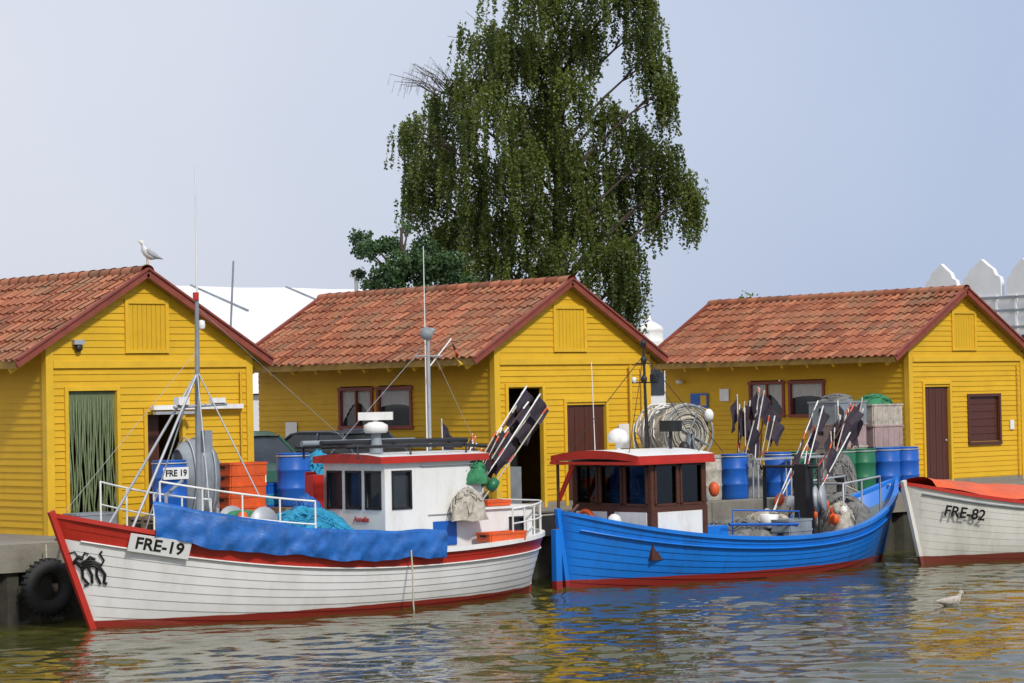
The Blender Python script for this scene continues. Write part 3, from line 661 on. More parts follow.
for i in range(16):
    yy=32.45+random.uniform(-.2,.6); dq=random.uniform(-1.35,.45)
    marker(m,(27.45+random.uniform(-.2,.2),yy,1.35),(29.45+dq,yy+random.uniform(-.2,.2),3.45+dq*.72+random.uniform(-.2,.15)),(.40,.42),floatk=random.choice(['white','greenbar','orange','white']),polek=random.choice(['rope','wood','white']),right=.8)
pile(m,(27.75,32.30,1.95),.25,.22,.40,20,'greennet'); pile(m,(27.4,32.05,1.35),.35,.2,.5,25,'beige')
m.build('marker_flags',e)
m=MB()
p=wb.P(.585,1,-1,.09); m.tube([p+V((0,0,.05)),p+V((0,-.03,-.3)),p+V((.02,-.0,-.75)),p+V((.06,.02,-1.0))],.014,'rope',6)
m.tube([(20.4,33.1,1.7),(20.9,34.0,1.35),(21.5,35.05,1.45)],.018,'rope',6); m.tube([(29.2,33.3,1.1),(29.9,34.3,1.05),(30.3,35.05,1.45)],.018,'rope',6)
m.build('mooring_ropes',e)

# ---- blue boat
e=empty('fishing_boat',(34.7,32.8,0)); bb=Hull(30.15,9.1,32.8,1.38,[(0,1.33),(.12,1.05),(.3,.80),(.5,.70),(.7,.76),(.85,1.02),(1,1.58)],-.5,.25,.75,(2.4,.65),(2.2,.75))
bb.build('hull',e,lambda i:'bhull','bhull','bhull','deck',N=12,depth=.34,postk='bhull',lap=.014)
m=MB(); bb.ribbon(m,.02,.98,.86,.04,.02,'bhull')
m.box((30.0,32.74,-.3),(30.14,32.86,1.05),'bhull'); m.tube([(30.05,32.8,1.0),(30.6,32.8,1.45)],.03,'wood',8)
m.build('rudder_and_rubbing_strake',e)
m=MB(); xa,xb,ya,yb_=31.55,32.95,31.92,33.95; z0,z1=.45,2.2
wins=lambda w_,n_:[(.06+i*(w_-.12)/n_+.03,.06+(i+1)*(w_-.12)/n_-.03,1.42,2.12) for i in range(n_)]
m.panel((xa,yb_,0),(0,-1,0),(-1,0,0),yb_-ya,z0,z1,wins(yb_-ya,3),'wood','tglass','wood',fw=.04)
m.panel((xa,ya,0),(1,0,0),(0,-1,0),xb-xa,z0,z1,wins(xb-xa,2),'wood','tglass','wood',fw=.04)
m.panel((xb,ya,0),(0,1,0),(1,0,0),yb_-ya,z0,z1,wins(yb_-ya,3),'wood','tglass','wood',fw=.04)
m.panel((xb,yb_,0),(-1,0,0),(0,1,0),xb-xa,z0,z1,wins(xb-xa,2),'wood','tglass','wood',fw=.04)
for (o,u,nv,w_,n_) in(((xa,yb_,0),V((0,-1,0)),V((-1,0,0)),yb_-ya,2),((xa,ya,0),V((1,0,0)),V((0,-1,0)),xb-xa,1)):
    o=V(o)
    m.obox(o+u*w_/2+nv*.006+V((0,0,.92)),u*(w_/2+.01),nv*.006,V((0,0,.47)),'wood')
    for i in range(n_):
        m.obox(o+u*(w_*(i+.5)/n_)+nv*.018+V((0,0,1.08)),u*(w_/n_*.40),nv*.006,V((0,0,.21)),'white')
m.box((xa+.5,ya+.3,.5),(xa+.9,yb_-.3,1.5),'dark'); m.tube([(xa+.48,32.9+.2*math.sin(a),1.68+.2*math.cos(a)) for a in [6.283*i/16 for i in range(17)]],.015,'wood',6)
m.box((xb-.25,ya+.1,1.4),(xb-.05,ya+.9,2.1),'dark')
xo0,xo1=xa-.42,xb+.1; yo0,yo1=ya-.12,yb_+.12; R=[(yo0+(yo1-yo0)*i/10,.10*(1-((i-5)/5)**2)) for i in range(11)]
for (y,c_),(y2,c2) in zip(R,R[1:]):
    m.quad((xo0,y,2.30+c_),(xo1,y,2.30+c_),(xo1,y2,2.30+c2),(xo0,y2,2.30+c2),'white',True); m.quad((xo0,y,2.19+c_*.6),(xo1,y,2.19+c_*.6),(xo1,y2,2.19+c2*.6),(xo0,y2,2.19+c2*.6),'white')
    for xx in(xo0,xo1): m.quad((xx,y,2.19+c_*.6),(xx,y,2.30+c_),(xx,y2,2.30+c2),(xx,y2,2.19+c2*.6),'redp')
for yy in(yo0,yo1): m.quad((xo0,yy,2.19),(xo1,yy,2.19),(xo1,yy,2.30),(xo0,yy,2.30),'redp')
m.beam((xo0-.01,yo0,2.17),(xo0-.01,yo1,2.17),.03,.05,'redp'); m.beam((xo0,yo0-.01,2.17),(xo1,yo0-.01,2.17),.03,.05,'redp')
m.tube([(xo0+.08,yo1-.1,.9),(xo0+.08,yo1-.1,2.2)],.028,'wood',8); m.beam((xo0+.1,yo1-.1,1.5),(xo0+.1,yo1-.5,2.15),.02,.1,'redp')
m.build('wheelhouse',e)
m=MB()
m.lathe([(0,0),(.17,0),(.19,.06),(.19,.12),(.15,.2),(.06,.25),(0,.26)],(32.0,33.2,2.52),'white',18); m.tube([(32.0,33.2,2.3),(32.0,33.2,2.55)],.05,'white',8)
m.tube([(32.55,33.0,2.3),(32.5,33.0,4.25)],.035,'black',8,.02); m.tube([(32.2,33.0,3.6),(32.85,33.0,3.6)],.014,'black',6); m.tube([(32.3,33.0,3.95),(32.7,33.0,3.95)],.012,'black',6)
for z_ in(3.6,3.95,4.25): m.lathe([(0,0),(.05,0),(.06,.08),(.03,.14),(0,.14)],(32.5,33.0,z_),'black',10)
m.lathe([(0,0),(.04,0),(.04,.1),(0,.1)],(32.25,33.0,3.6),'white',8); m.box((32.7,32.95,3.6),(32.85,33.05,3.75),'black')
for q in((33.6,32.1,2.3),(33.5,33.9,2.3),(31.3,32.2,2.35),(31.3,33.8,2.35),(32.9,32.0,2.3)): m.tube([(32.5,33,4.1),q],.007,'black',5)
m.tube([(31.9,33.7,2.3),(31.85,33.7,4.0)],.008,'white',5)
m.tube([(32.75,32.6,2.35),(32.75,32.6,2.8)],.03,'black',8); m.box((32.62,32.45,2.7),(32.9,32.75,2.9),'black')
m.sphere((33.08,31.85,1.65),(.10,.10,.14),'orange',14)
m.tube([(31.35,33.4+.20*math.sin(a),1.10+.20*math.cos(a)) for a in [6.283*i/20 for i in range(21)]],.045,'orange',8)
m.sphere((31.2,32.5,1.15),(.13,.13,.13),'white',12)
m.build('wheelhouse_gear',e)
m=MB()
m.tube([(36.2,32.1,.6),(36.2,32.1,1.95),(36.2,33.5,1.95),(36.2,33.5,.6)],.04,'black',8); m.box((36.1,32.35,.5),(36.32,32.65,2.0),'black')
m.lathe([(0,-.09),(.24,-.09),(.26,-.05),(.15,0),(.26,.05),(.24,.09),(0,.09)],(36.1,32.0,1.35),'steel',20,(.5,-.8,.1))
m.tube([(37.0,32.2,.6),(37.0,32.2,1.6),(38.2,32.3,1.7),(38.2,32.3,.9)],.022,'steel',8); m.tube([(37.0,33.4,.6),(37.0,33.4,1.6),(38.2,33.2,1.7),(38.2,33.2,.9)],.022,'steel',8); m.tube([(37.0,32.2,1.6),(37.0,33.4,1.6)],.022,'steel',8);m.tube([(37.6,32.25,.6),(37.6,32.25,1.65)],.018,'steel',8)
pile(m,(34.6,32.8,.5),.8,.8,.5,40,'graynet'); pile(m,(37.5,32.7,.6),.55,.6,.75,50,'graynet'); pile(m,(35.6,32.9,.5),.4,.7,.6,25,'beige')
pile(m,(37.0,32.3,.6),.3,.3,.6,30,'beige')
for i in range(9): m.sphere((36.7+random.uniform(-.35,.3),32.1+random.uniform(-.2,.5),.95+random.uniform(-.15,.3)),(.08,.08,.11),random.choice(['orange','orange','white','beige']),10)
for i in range(2): fishbox(m,(35.3,32.0,.62+i*.19),'graypl',.7,.42,.2,.1)
m.box((33.3,32.3,.45),(33.9,33.4,.95),'bhull'); m.tube([(33.4,31.8,1.0),(35.2,31.75,.92)],.025,'bluebar',8)
m.lathe([(0,0),(.14,0),(.18,.25),(.16,.25),(.13,.02),(0,.02)],(35.0,32.3,.85),'white',16)
m.tube([(33.6,31.9,.8),(33.6,31.9,1.25),(35.4,31.9,1.15),(35.4,31.9,.8)],.016,'bluebar',8)
for i in range(8):
    yy=32.6+random.uniform(-.3,.6); marker(m,(36.0+random.uniform(-.4,.4),yy,.7),(38.0+random.uniform(-1.2,.6),yy+.2,2.85+random.uniform(-.6,.35)),(.38,.42),polek=random.choice(['wood','white']),floatk=random.choice(['white','orange',None]),right=.7)
m.build('deck_gear',e)
m=MB(); m.tube([(39.1,32.8,1.5),(39.6,34.0,1.3),(40.2,35.05,1.45)],.018,'rope',6); m.tube([(30.4,33.0,1.3),(30.3,34.2,1.2),(30.35,35.05,1.5)],.018,'rope',6)
m.build('mooring_ropes',e)

# ---- boat FRE-82
e=empty('open_boat',(41.8,31.5,0)); fb=Hull(38.0,7.6,31.5,1.3,[(0,1.55),(.12,1.34),(.3,1.12),(.5,1.02),(.7,1.0),(.85,1.05),(1,1.2)],-.45,.6,.3,(2,.66),(4,.6))
fb.build('hull',e,lambda i:'fhull','redp','orange','deck',N=13,depth=.3,postk='fhull',lap=.005)
m=MB(); fb.ribbon(m,.02,.98,.93,.03,.018,'graypl'); P=[];n=30;kk=9
for i in range(n+1):
    t=.05+.88*i/n; l=fb.P(t,1,-1,.02); r_=fb.P(t,1,1,.02)
    for j in range(kk):
        f=j/(kk-1); h=.34*math.sin(math.pi*f)**.7*(1-.5*abs(2*t-1)**2)+.02*math.sin(i*.9+j); P.append((l.x+.02*math.sin(j+i),l.y+(r_.y-l.y)*f,l.z+.05+h))
m.add(P,[(i*kk+j,i*kk+j+1,(i+1)*kk+j+1,(i+1)*kk+j) for i in range(n) for j in range(kk-1)],'orange',True)
m.build('canvas_cover',e)
a=fb.P(.075,.80,-1,.04);b_=fb.P(.15,.80,-1,.04); xd=(b_-a).normalized(); upv=(fb.P(.11,.9,-1)-fb.P(.11,.7,-1)).normalized(); nn=xd.cross(upv).normalized()
text('FRE-82',(a+b_)/2+nn*.055,xd,nn,.30,e)

# ------------------------------------------------------------ quay clutter
def boxstack(name,x,y,n,k,z=G+.0,l=.75,w_=.45,h=.2,ang=0):
    m=MB()
    for i in range(n): fishbox(m,(x+random.uniform(-.02,.02),y+random.uniform(-.02,.02),z+i*(h-.012)),k[i%len(k)],l,w_,h,ang+random.uniform(-.05,.05))
    return m.build(name)
boxstack('fish_box_stack',25.75,36.2,6,['orange'],w_=.5); boxstack('fish_box_stack',25.0,36.6,4,['graypl'],l=.8,w_=.6,h=.3); boxstack('fish_box_stack',22.9,36.5,2,['graypl'])
boxstack('fish_box_stack',26.6,36.3,4,['bluebar','bluebar','cyan']); boxstack('fish_box_stack',28.9,36.3,4,['orange','graypl'])
m=MB(); cx,cy=24.6,35.9
m.loft([(V((cx-.36+.72*i/8,cy,2.1)),.32*(1-.25*abs(i/4-1)**3),.68*(1-.25*abs(i/4-1)**3),V((0,1,0)),V((0,0,1))) for i in range(9)],'graypl',20)
for xx in(cx-.2,cx,cx+.2): m.tube([(xx,cy+.335*math.cos(a),2.1+.70*math.sin(a)) for a in [6.283*i/24 for i in range(25)]],.015,'steel',6)
for xx in(cx-.25,cx+.25): m.box((xx-.03,cy-.3,G),(xx+.03,cy+.3,1.6),'steel')
m.build('grey_tank')
barrel((23.95,35.7,1.505),'bluebar')
m=MB()
for i in range(5): m.box((23.45,35.3+i*.2,1.45),(24.4,35.42+i*.2,1.5),'pallet')
for yy in(35.36,35.75,36.15): m.box((23.45,yy,G),(24.4,yy+.08,1.448),'pallet')
m.build('wooden_pallet')
e=empty('name_sign',(23.9,35.38,2.2)); m=MB(); m.box((23.62,35.385,2.12),(24.12,35.395,2.32),'plate'); m.build('sign_board',e); text('FRE 19',(23.87,35.38,2.22),(1,0,0),(0,-1,0),.15,e)
barrel((26.6,35.8,G+.35),'bluebar'); barrel((27.9,36.4,G),'bluebar')
m=MB(); m.box((26.2,35.5,G),(27.0,36.1,G+.345),'pallet'); m.build('wooden_crate')
m=MB(); pile(m,(27.1,35.75,1.24),.5,.35,1.15,60,'cyan'); m.build('net_heap')
m=MB(); pile(m,(28.3,35.8,1.24),.6,.4,.8,50,'bluetarp'); m.build('net_heap')
for x_,k_ in((38.0,'bluebar'),(39.3,'bluebar'),(40.0,'greenbar'),(41.95,'greenbar'),(42.75,'bluebar'),(43.4,'bluebar'),(41.3,'greenbar')):
    barrel((x_,35.95+random.uniform(-.1,.1),G),k_)
barrel((29.6,36.3,G),'graypl'); barrel((37.2,36.0,G),'beige')
boxstack('net_bin_stack',42.2,36.85,4,['graypl','beige','pinkpl','graypl'],l=1.05,w_=.8,h=.5); boxstack('net_bin_stack',43.45,36.85,4,['pinkpl','graypl','pinkpl','beige'],l=1.0,w_=.8,h=.48)
m=MB(); pile(m,(42.2,36.85,3.1),.45,.35,.2,30,'graynet'); m.build('net_heap')
m=MB(); pile(m,(43.4,36.8,3.0),.45,.35,.28,30,'greennet'); m.build('net_heap')
def flagbundle(name,x,y,n,lean,k='flag',h=2.2):
    m=MB()
    for i in range(n):
        dx_=random.uniform(-.35,.35); marker(m,(x+dx_*.6,y+random.uniform(-.3,.3),G+.02),(x+dx_+lean+random.uniform(-.3,.3),y+random.uniform(-.3,.3),G+h+random.uniform(-.75,.15)),(.42,.5),k,random.choice(['wood','rope','white']))
    pile(m,(x,y,G),.5,.4,.9,30,'graynet'); return m.build(name)
flagbundle('marker_flag_bundle',38.75,36.4,15,.35); flagbundle('marker_flag_bundle',41.0,35.9,11,.25,h=2.0); flagbundle('marker_flag_bundle',30.6,36.0,4,.2,h=1.7)
m=MB(); m.box((38.0,35.4,2.0),(40.2,35.6,2.04),'steel')
for xx in(38.1,39.1,40.1):
    for yy in(35.43,35.57): m.tube([(xx,yy,1.23),(xx,yy,2.0)],.02,'steel',6)
m.build('work_table')
# net drum: packed roll between rimmed end plates
m=MB(); c=V((36.0,35.75,2.6)); ax=V((.25,1,0)).normalized(); a1=V((0,0,1)); a2=ax.cross(a1)
for sg in(-.58,.58):
    cc=c+ax*sg
    m.tube([cc+(a1*math.cos(t)+a2*math.sin(t))*.56 for t in [6.283*i/28 for i in range(29)]],.022,'graypl',8)
    for i in range(4):
        t=6.283*i/4+.5; m.tube([cc,cc+(a1*math.cos(t)+a2*math.sin(t))*.56],.018,'graypl',6)
m.lathe([(0,-.54),(.30,-.55),(.48,-.5),(.56,-.3),(.53,0),(.58,.25),(.50,.5),(0,.53)],c,'beige',30,ax)
for i in range(70):
    t0=random.random()*6.28; z_=random.uniform(-.45,.45); m.tube([c+ax*(z_+.15*math.sin(j*.8+i))+(a1*math.cos(t0+j*.35)+a2*math.sin(t0+j*.35))*(.57+.03*math.sin(i*j)) for j in range(8)],.014,random.choice(['beige','white','rope','graynet']),5,cap=False)
for i in range(30):
    rr=random.uniform(.1,.5); t0=random.random()*6.28; m.tube([c-ax*.565+(a1*math.cos(t0+j*.4)+a2*math.sin(t0+j*.4))*rr for j in range(7)],.014,random.choice(['beige','rope','graynet']),5,cap=False)
for dy in(-.65,.65):
    q=c+ax*dy; m.beam((q.x-.45,q.y,1.22),q,.06,.06,'graypl',up=(0,1,0)); m.beam((q.x+.45,q.y,1.22),q,.06,.06,'graypl',up=(0,1,0))
m.sphere((35.62,35.08,2.30),(.12,.12,.15),'black',12); m.sphere((36.3,35.05,2.95),(.10,.10,.13),'white',12); m.tube([(36.3,35.05,3.05),(36.2,35.25,3.15)],.008,'rope',5)
m.build('net_drum')
m=MB(); m.tube([(29.8,42.5,G),(30.3,42.7,6.3)],.03,'graypl',8,.02); m.tube([(29.95,42.5,4.9),(30.35,42.7,4.8)],.012,'steel',6); m.build('flag_pole')
m=MB(); m.tube([(40.0,51,G),(40.0,51,6.6)],.05,'steel',8); m.box((39.9,50.9,6.5),(40.1,51.1,6.75),'white'); m.build('street_lamp')

# ------------------------------------------------------------ cars
def car(x,y,k,ang):
    e=empty('parked_car',(x,y,G)); ux=V((math.cos(ang),math.sin(ang),0));uy=V((-math.sin(ang),math.cos(ang),0));o=V((x,y,G))
    pt=lambda a,b,c:o+ux*a+uy*b+V((0,0,c))
    m=MB(); prof=[(-2.1,.35),(-2.15,.6),(-2.05,.9),(-1.5,.98),(-.9,1.02),(.9,1.0),(1.9,.98),(2.1,.85),(2.12,.5),(2.05,.3)]
    n=len(prof); P=[pt(a,sg*(.86 if c<.9 else .80),c) for sg in(-1,1) for a,c in prof]
    m.add(P,[tuple(range(n)),tuple(range(n,2*n))]+[(i,(i+1)%n,n+(i+1)%n,n+i) for i in range(n)],k)
    gp=[(-1.15,1.0),(-.55,1.52),(.9,1.54),(1.75,1.0)]
    P=[pt(a,sg*(.78 if c<1.2 else .62),c) for sg in(-1,1) for a,c in gp]
    m.add(P,[(0,1,2,3),(4,5,6,7),(0,1,5,4),(2,3,7,6)],'glass'); rp=[(-.6,1.52),(-.2,1.58),(.7,1.58),(.98,1.53)]
    P=[pt(a,sg*.64,c+.01) for sg in(-1,1) for a,c in rp]; m.add(P,[(0,1,5,4),(1,2,6,5),(2,3,7,6),(0,1,2,3),(4,5,6,7)],k)
    for sg in(-1,1):
        for a0,a1 in(((-1.15,1.0),(-.55,1.53)),((.15,1.0),(.15,1.54)),((1.75,1.0),(.9,1.54))):
            m.beam(pt(a0[0],sg*.79,a0[1]),pt(a1[0],sg*.63,a1[1]),.06,.05,k,up=ux)
    m.build('body',e,bevel=.03); m=MB()
    for a in(-1.35,1.3):
        for sg in(-1,1): m.lathe([(0,-.1),(.2,-.1),(.31,-.09),(.33,0),(.31,.09),(.2,.1),(0,.1)],pt(a,sg*.8,.33),'rubber',20,uy); m.lathe([(0,.0),(.19,0),(.2,.02)],pt(a,sg*.9,.33),'steel',12,uy)
    m.build('wheels',e)
car(31.2,40.2,'carb',math.pi/2+.1); car(29.0,40.9,'carg',math.pi/2)

# ------------------------------------------------------------ background buildings
e=empty('white_hall',(36,64,G)); m=MB(); xA,xB=8,51.8
for i in range(12):
    a=xA+(xB-xA)*i/12; b_=xA+(xB-xA)*(i+1)/12
    for j in range(3):
        f0,f1=j/3,(j+1)/3; c0=.25*math.sin(math.pi*f0); c1=.25*math.sin(math.pi*f1); sc=.03
        for (p,q) in((a,(a+b_)/2),((a+b_)/2,b_)):
            za=0 if p==a else -sc; zb=0 if q==b_ else -sc
            for sg in(-1,1): m.quad((p,65+sg*9*f0,7.05-3.4*f0+c0+za),(q,65+sg*9*f0,7.05-3.4*f0+c0+zb),(q,65+sg*9*f1,7.05-3.4*f1+c1+zb),(p,65+sg*9*f1,7.05-3.4*f1+c1+za),'hall')
    m.beam((a,65,7.07),(a,62,6.17),.06,.05,'graypl')
m.box((xA,56.2,G),(xB-.1,73.8,3.6),'wwall'); m.add([(xB-.1,56.1,3.6),(xB-.1,73.9,3.6),(xB-.1,65,7.0)],[(0,1,2)],'wwall')
for x_ in range(10,50,4): m.box((x_,56.05,G+.2),(x_+2.2,56.19,3.2),'graypl')
m.build('hall_shell',e)
e=empty('white_parapet_building',(118,82,G)); m=MB(); bx0,bx1,by0,by1=109.4,130.,70.,89.2; zt=8.4
m.box((bx0,by0,G),(bx1,by1,zt),'wwall')
for i in range(16):
    y_=by0+i*1.28; m.box((bx0-.1,y_-.06,G),(bx0-.002,y_+.06,zt),'white')
for z_ in(3.2,5.0,6.6,7.5,8.2): m.box((bx0-.14,by0-.12,z_),(bx0-.102,by1,z_+.14),'graypl')
for i in range(14):
    for z_ in(3.5,5.3): m.box((bx0-.03,by0+i*1.28+.3,z_),(bx0-.004,by0+i*1.28+1.0,z_+.95),'glass')
def ogee(p,u,w_,h):
    p=V(p);u=V(u); nrm=V((u.y,-u.x,0)); pr=[(-.5,0),(-.5,.35),(-.47,.5),(-.36,.56),(-.30,.72),(-.18,.82),(0,1),(.18,.82),(.30,.72),(.36,.56),(.47,.5),(.5,.35),(.5,0)]
    A=[p+u*a*w_+V((0,0,b*h))-nrm*.15 for a,b in pr]; Bb=[q+nrm*.3 for q in A]; n=len(pr)
    m.add(A+Bb,[tuple(range(n)),tuple(range(n,2*n))]+[(i,(i+1)%n,n+(i+1)%n,n+i) for i in range(n)],'wwall')
for i in range(7): ogee((bx0+.2,by1-1.3-i*2.75,zt),(0,1,0),2.6 if i%2 else 2.2,1.9 if i%2==0 else 2.0)
for i in range(7): ogee((bx0+1.5+i*2.75,by0+.2,zt),(1,0,0),2.5,1.9)
m.build('building_shell',e)
e=empty('white_house_with_cupola',(60,62,G)); m=MB(); m.box((56.5,60,G),(66,67,5.0),'wwall'); m.box((56.3,59.8,5.0),(66.2,67.2,5.2),'white')
for i in range(5): m.box((57.2+i*1.8,59.96,3.4),(58.2+i*1.8,59.99,4.6),'glass')
m.lathe([(.45,0),(.45,.35),(.5,.38),(.4,.52),(.25,.62),(.08,.7),(.03,.85),(0,.9)],(60.2,60.8,5.2),'white',16); m.tube([(62.5,61,5.2),(62.5,61,6.1)],.04,'steel',6); m.build('house_shell',e)

# ------------------------------------------------------------ foliage
def leaves(name,strands,mats,size,parent=None,wr=.34):
    P,R=strands; n=len(P)
    a=rng.normal(size=(n,3)); a[:,2]*=1.2; a/=np.linalg.norm(a,axis=1)[:,None]
    b=rng.normal(size=(n,3)); b-=a*(a*b).sum(1)[:,None]; b/=np.linalg.norm(b,axis=1)[:,None]
    sz=size*(.6+.8*rng.random(n))[:,None]
    v=np.stack([P-a*sz*.5,P+b*sz*wr,P+a*sz*.5,P-b*sz*wr],1).reshape(-1,3)
    f=np.arange(n*4).reshape(-1,4); ob=npmesh(name,v,f,mats,False,R)
    if parent: attach(ob,parent)
    return ob
RT=np.array([C,-S,0]); FW=np.array([S,C,0]); UP=np.array([0,0,1.])
sc=38.0; tb=np.array([45.2,49.0,0]) 
clumps=[(530,-12,42),(590,-15,45),(640,-8,26),(482,32,22),(510,50,30),(550,45,30),(588,35,20),(645,28,20),(655,60,13),(668,92,13),(470,80,24),(437,95,24),(408,125,16),(448,130,26),(490,105,32),(530,100,32),(570,95,24),(608,112,15),(640,128,20),(662,152,20),(682,178,18),(692,198,10),(426,158,22),(413,186,14),(468,168,32),(510,160,36),(552,155,34),(597,160,32),(632,178,24),(650,203,12),(458,208,22),(495,215,34),(540,215,34),(580,215,32),(612,225,22),(440,232,13),(480,250,24),(520,262,30),(560,265,30),(600,258,20),(626,250,13),(617,285,12),(630,295,9),(560,120,26),(520,30,22)]
e=empty('birch_tree',(45.2,49,G))
PP=[];RR=[];tr=MB(); centers=[]
for (a,b_,r) in clumps:
    lat=(a-556)/sc; z=CAMZ+(399-b_)/sc; R_=r/sc; dep=rng.uniform(-1,1)*min(1.8,.5+R_*1.4)
    c=tb+RT*lat+FW*dep+UP*z; centers.append((c,R_,lat,z))
    nsp=int(7+15*R_**1.5)
    for s_ in range(nsp):
        d=rng.normal(size=3); d/=np.linalg.norm(d); rr=R_*rng.random()**.45
        sc0=c+(RT*d[0]+FW*d[1]*1.3+UP*d[2]*.9)*rr
        shade=rng.uniform(0,.5)+.3*max(0,d[2])  # top light painted into leaf tone: lighter on each clump's upper side
        out=(RT*d[0]+FW*d[1])
        nst_=rng.integers(5,10)
        for k in range(nst_):
            p=sc0+rng.normal(size=3)*np.array([.11,.11,.10])
            ln=rng.uniform(.35,1.25)*(1.0+.25*R_); nl=int(ln/.026)
            sway=(RT*rng.normal()*.07+FW*rng.normal()*.07)+out*.12
            tt=np.linspace(0,1,nl)[:,None]
            q=p+sway*np.sqrt(tt)*ln-UP*(tt**1.2)*ln+rng.normal(size=(nl,3))*(.028)
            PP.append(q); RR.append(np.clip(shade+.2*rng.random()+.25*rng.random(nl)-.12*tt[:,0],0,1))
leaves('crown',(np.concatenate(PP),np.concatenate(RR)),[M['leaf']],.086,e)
def trunkp(z): 
    return tb+RT*(.10*(z-6)+.25*math.sin(z*.45))*.35+FW*.1*math.sin(z*.6)+UP*z
tr.tube([trunkp(z) for z in np.linspace(G,14.2,16)],[.22*(1-i/15)**.8+.02 for i in range(16)],'bark',10)
for c,R_,lat,z in centers:
    z0_=max(3.2,min(13.,z-1.0-abs(lat)*.55)); s_=trunkp(z0_); mid=(s_+c)/2+UP*(.25+.1*abs(lat)) 
    pts=[s_*(1-f)**2+mid*2*f*(1-f)+c*f*f for f in np.linspace(0,1,7)]
    tr.tube(pts,[.055*(1-f)+.010 for f in np.linspace(0,1,7)],'twig',6)
    for k in range(5):
        d=rng.normal(size=3)*R_*.6; q=c+d; tr.tube([pts[4],(pts[4]+q)/2+UP*.1,q],[.016,.010,.005],'twig',4)
for k in range(26):
    s_=tb+RT*((450-556)/sc+rng.uniform(-.4,.4))+UP*(CAMZ+(399-92)/sc); q=s_+RT*rng.uniform(-1.2,-.1)+UP*rng.uniform(.2,1.0)+FW*rng.normal()*.3
    tr.tube([s_,(s_+q)/2+UP*.12,q,q+RT*-.08-UP*.3],[.012,.008,.006,.004],'twig',4)
    q2=(s_+q)/2+UP*.12; tr.tube([q2,q2-RT*.15+UP*.1,q2-RT*.25-UP*.25],[.006,.005,.004],'twig',4)
tr.build('trunk_and_limbs',e)
def tufttree(name,cl,tb,sc,k,size,dens,zref=399,sx=556,tuft=.07,mm=14):
    e=empty(name,(float(tb[0]),float(tb[1]),G)); PP=[];RR=[];tr=MB(); zt=0
    for (a,b_,r) in cl:
        c=tb+RT*((a-sx)/sc)+FW*rng.normal()*.4+UP*(CAMZ+(zref-b_)/sc); R_=r/sc; n=int(dens*R_**2)
        d=rng.normal(size=(n,3)); d/=np.linalg.norm(d,axis=1)[:,None]; tips=c+d*(R_*rng.random(n)**.45)[:,None]*np.array([1,1,.6])
        for t_ in tips:
            q=t_+rng.normal(size=(mm,3))*tuft; PP.append(q); RR.append(np.clip(rng.random()*.5+.3*rng.random(mm)+.25*(t_[2]>c[2]),0,1))  # tufts above the clump centre painted lighter, as if lit from above
        base=tb+UP*max(G+.5,c[2]-1.0); tr.tube([base,(base+c)/2+UP*.1,c],[.05,.03,.012],'twig',6); zt=max(zt,c[2])
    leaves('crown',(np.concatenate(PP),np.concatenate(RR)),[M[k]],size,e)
    tr.tube([tb+UP*G,tb+UP*(G+zt)/2,tb+UP*zt],[.18,.12,.03],'twig',8); tr.build('trunk_and_limbs',e)
pine=[(362,236,12),(370,250,15),(388,243,16),(408,262,22),(392,275,22),(430,272,24),(372,282,14),(358,246,7),(425,245,15),(408,226,6),(448,262,18),(395,300,26),(430,300,26),(455,285,22),(360,272,8)]
tufttree('pine_tree',pine,np.array([39.4,48.4,0]),41.,'needle',.085,360,zref=402,sx=402,tuft=.055)
tufttree('shrub',[(737,303,9),(730,315,14),(745,318,14),(738,335,20)],np.array([62.1,58.0,0]),30.,'leaf',.14,300,zref=395,sx=737,tuft=.1)
n=20000; px=rng.uniform(-40,260,n); h=2.2+1.3*np.sin(px*.21)+.8*np.sin(px*.67+1)+.4*np.sin(px*1.9); q=np.stack([px,150+rng.normal(size=n)*4,1.2+rng.random(n)**.7*np.clip(h,.8,6)],1)
leaves('distant_trees',(q,rng.random(n)*.5),[M['leaf']],.7)

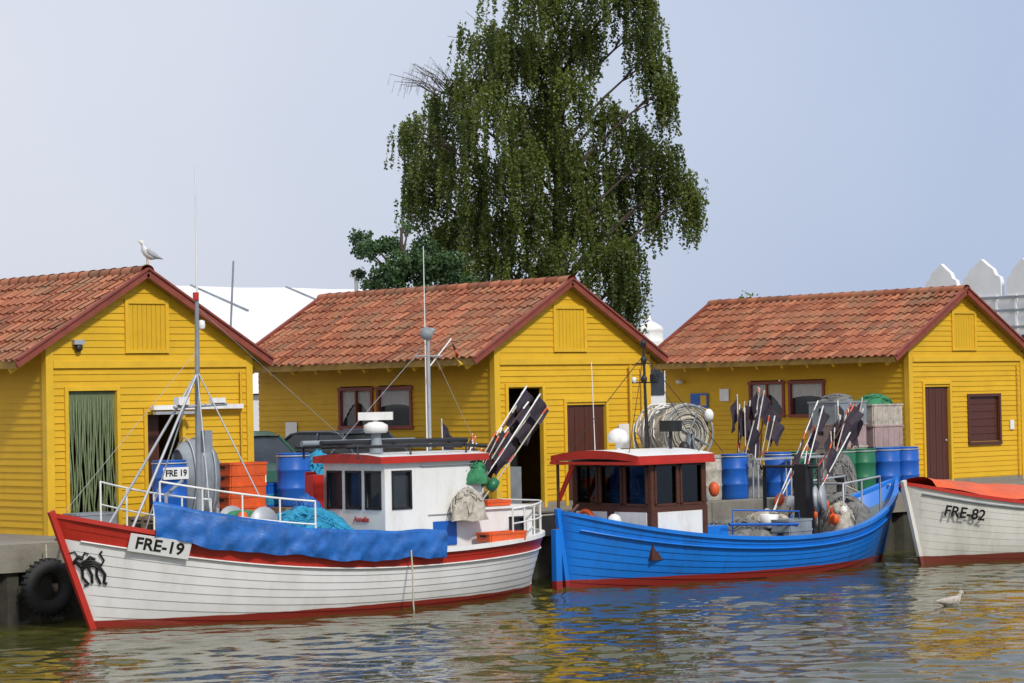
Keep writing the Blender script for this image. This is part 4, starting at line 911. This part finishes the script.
# ------------------------------------------------------------ gulls
def gull(loc,ang,floating,bodyk,wingk):
    e=empty('seagull',loc); f=V((math.cos(ang),math.sin(ang),0)); sdv=V((-math.sin(ang),math.cos(ang),0)); U=V((0,0,1)); o=V(loc)
    h=0 if floating else .11
    tl=0.0 if floating else .38
    def pt(a,b,c): 
        zz=c-h-.08; return o+f*(a*math.cos(tl)-zz*math.sin(tl)*.6)+sdv*b+U*(h+.08+a*math.sin(tl)+zz*math.cos(tl))
    m=MB()
    secs=[(-.24,.085+h,.018,.008),(-.17,.08+h,.04,.03),(-.08,.075+h,.08,.075),(.0,.08+h,.095,.092),(.07,.10+h,.08,.082),(.11,.14+h,.055,.06),(.125,.185+h,.038,.046),(.135,.222+h,.044,.042),(.165,.230+h,.038,.036),(.187,.225+h,.018,.018)]
    m.loft([(pt(a,0,z),w_,hh,sdv,(U*1.0+f*(-.35 if a>.1 else 0)).normalized()) for a,z,w_,hh in secs],bodyk,14)
    for sg in(-1,1):
        m.loft([(pt(.07,sg*.07,.11+h),.012,.025,sdv,U),(pt(.02,sg*.09,.11+h),.018,.055,sdv,U),(pt(-.08,sg*.078,.10+h),.016,.05,sdv,U),(pt(-.2,sg*.04,.10+h),.012,.025,sdv,U),(pt(-.29,sg*.015,.10+h),.006,.008,sdv,U)],wingk,10)
        m.sphere(pt(.165,sg*.034,.240+h),.006,'black',6)
        if not floating: m.tube([o+sdv*sg*.03+U*(h+.03),o+f*.005+sdv*sg*.03+U*h*.5,o+sdv*sg*.03],.006,'bill',6); m.obox(o+f*.02+sdv*sg*.03+U*.004,f*.03,sdv*.018,U*.003,'bill')
    m.tube([pt(.18,0,.222+h),pt(.21,0,.218+h),pt(.232,0,.208+h)],[.012,.009,.003],'bill' if bodyk=='feather' else 'black',8)
    m.tube([pt(-.25,0,.10+h),pt(-.31,0,.10+h)],[.012,.003],'black',6)
    m.build('gull_body',e)
gull((24.43,36.98,5.80),math.radians(170),False,'feather','wing'); gull((31.3,25.06,-.03),math.radians(-30),True,'brownf','brownf')
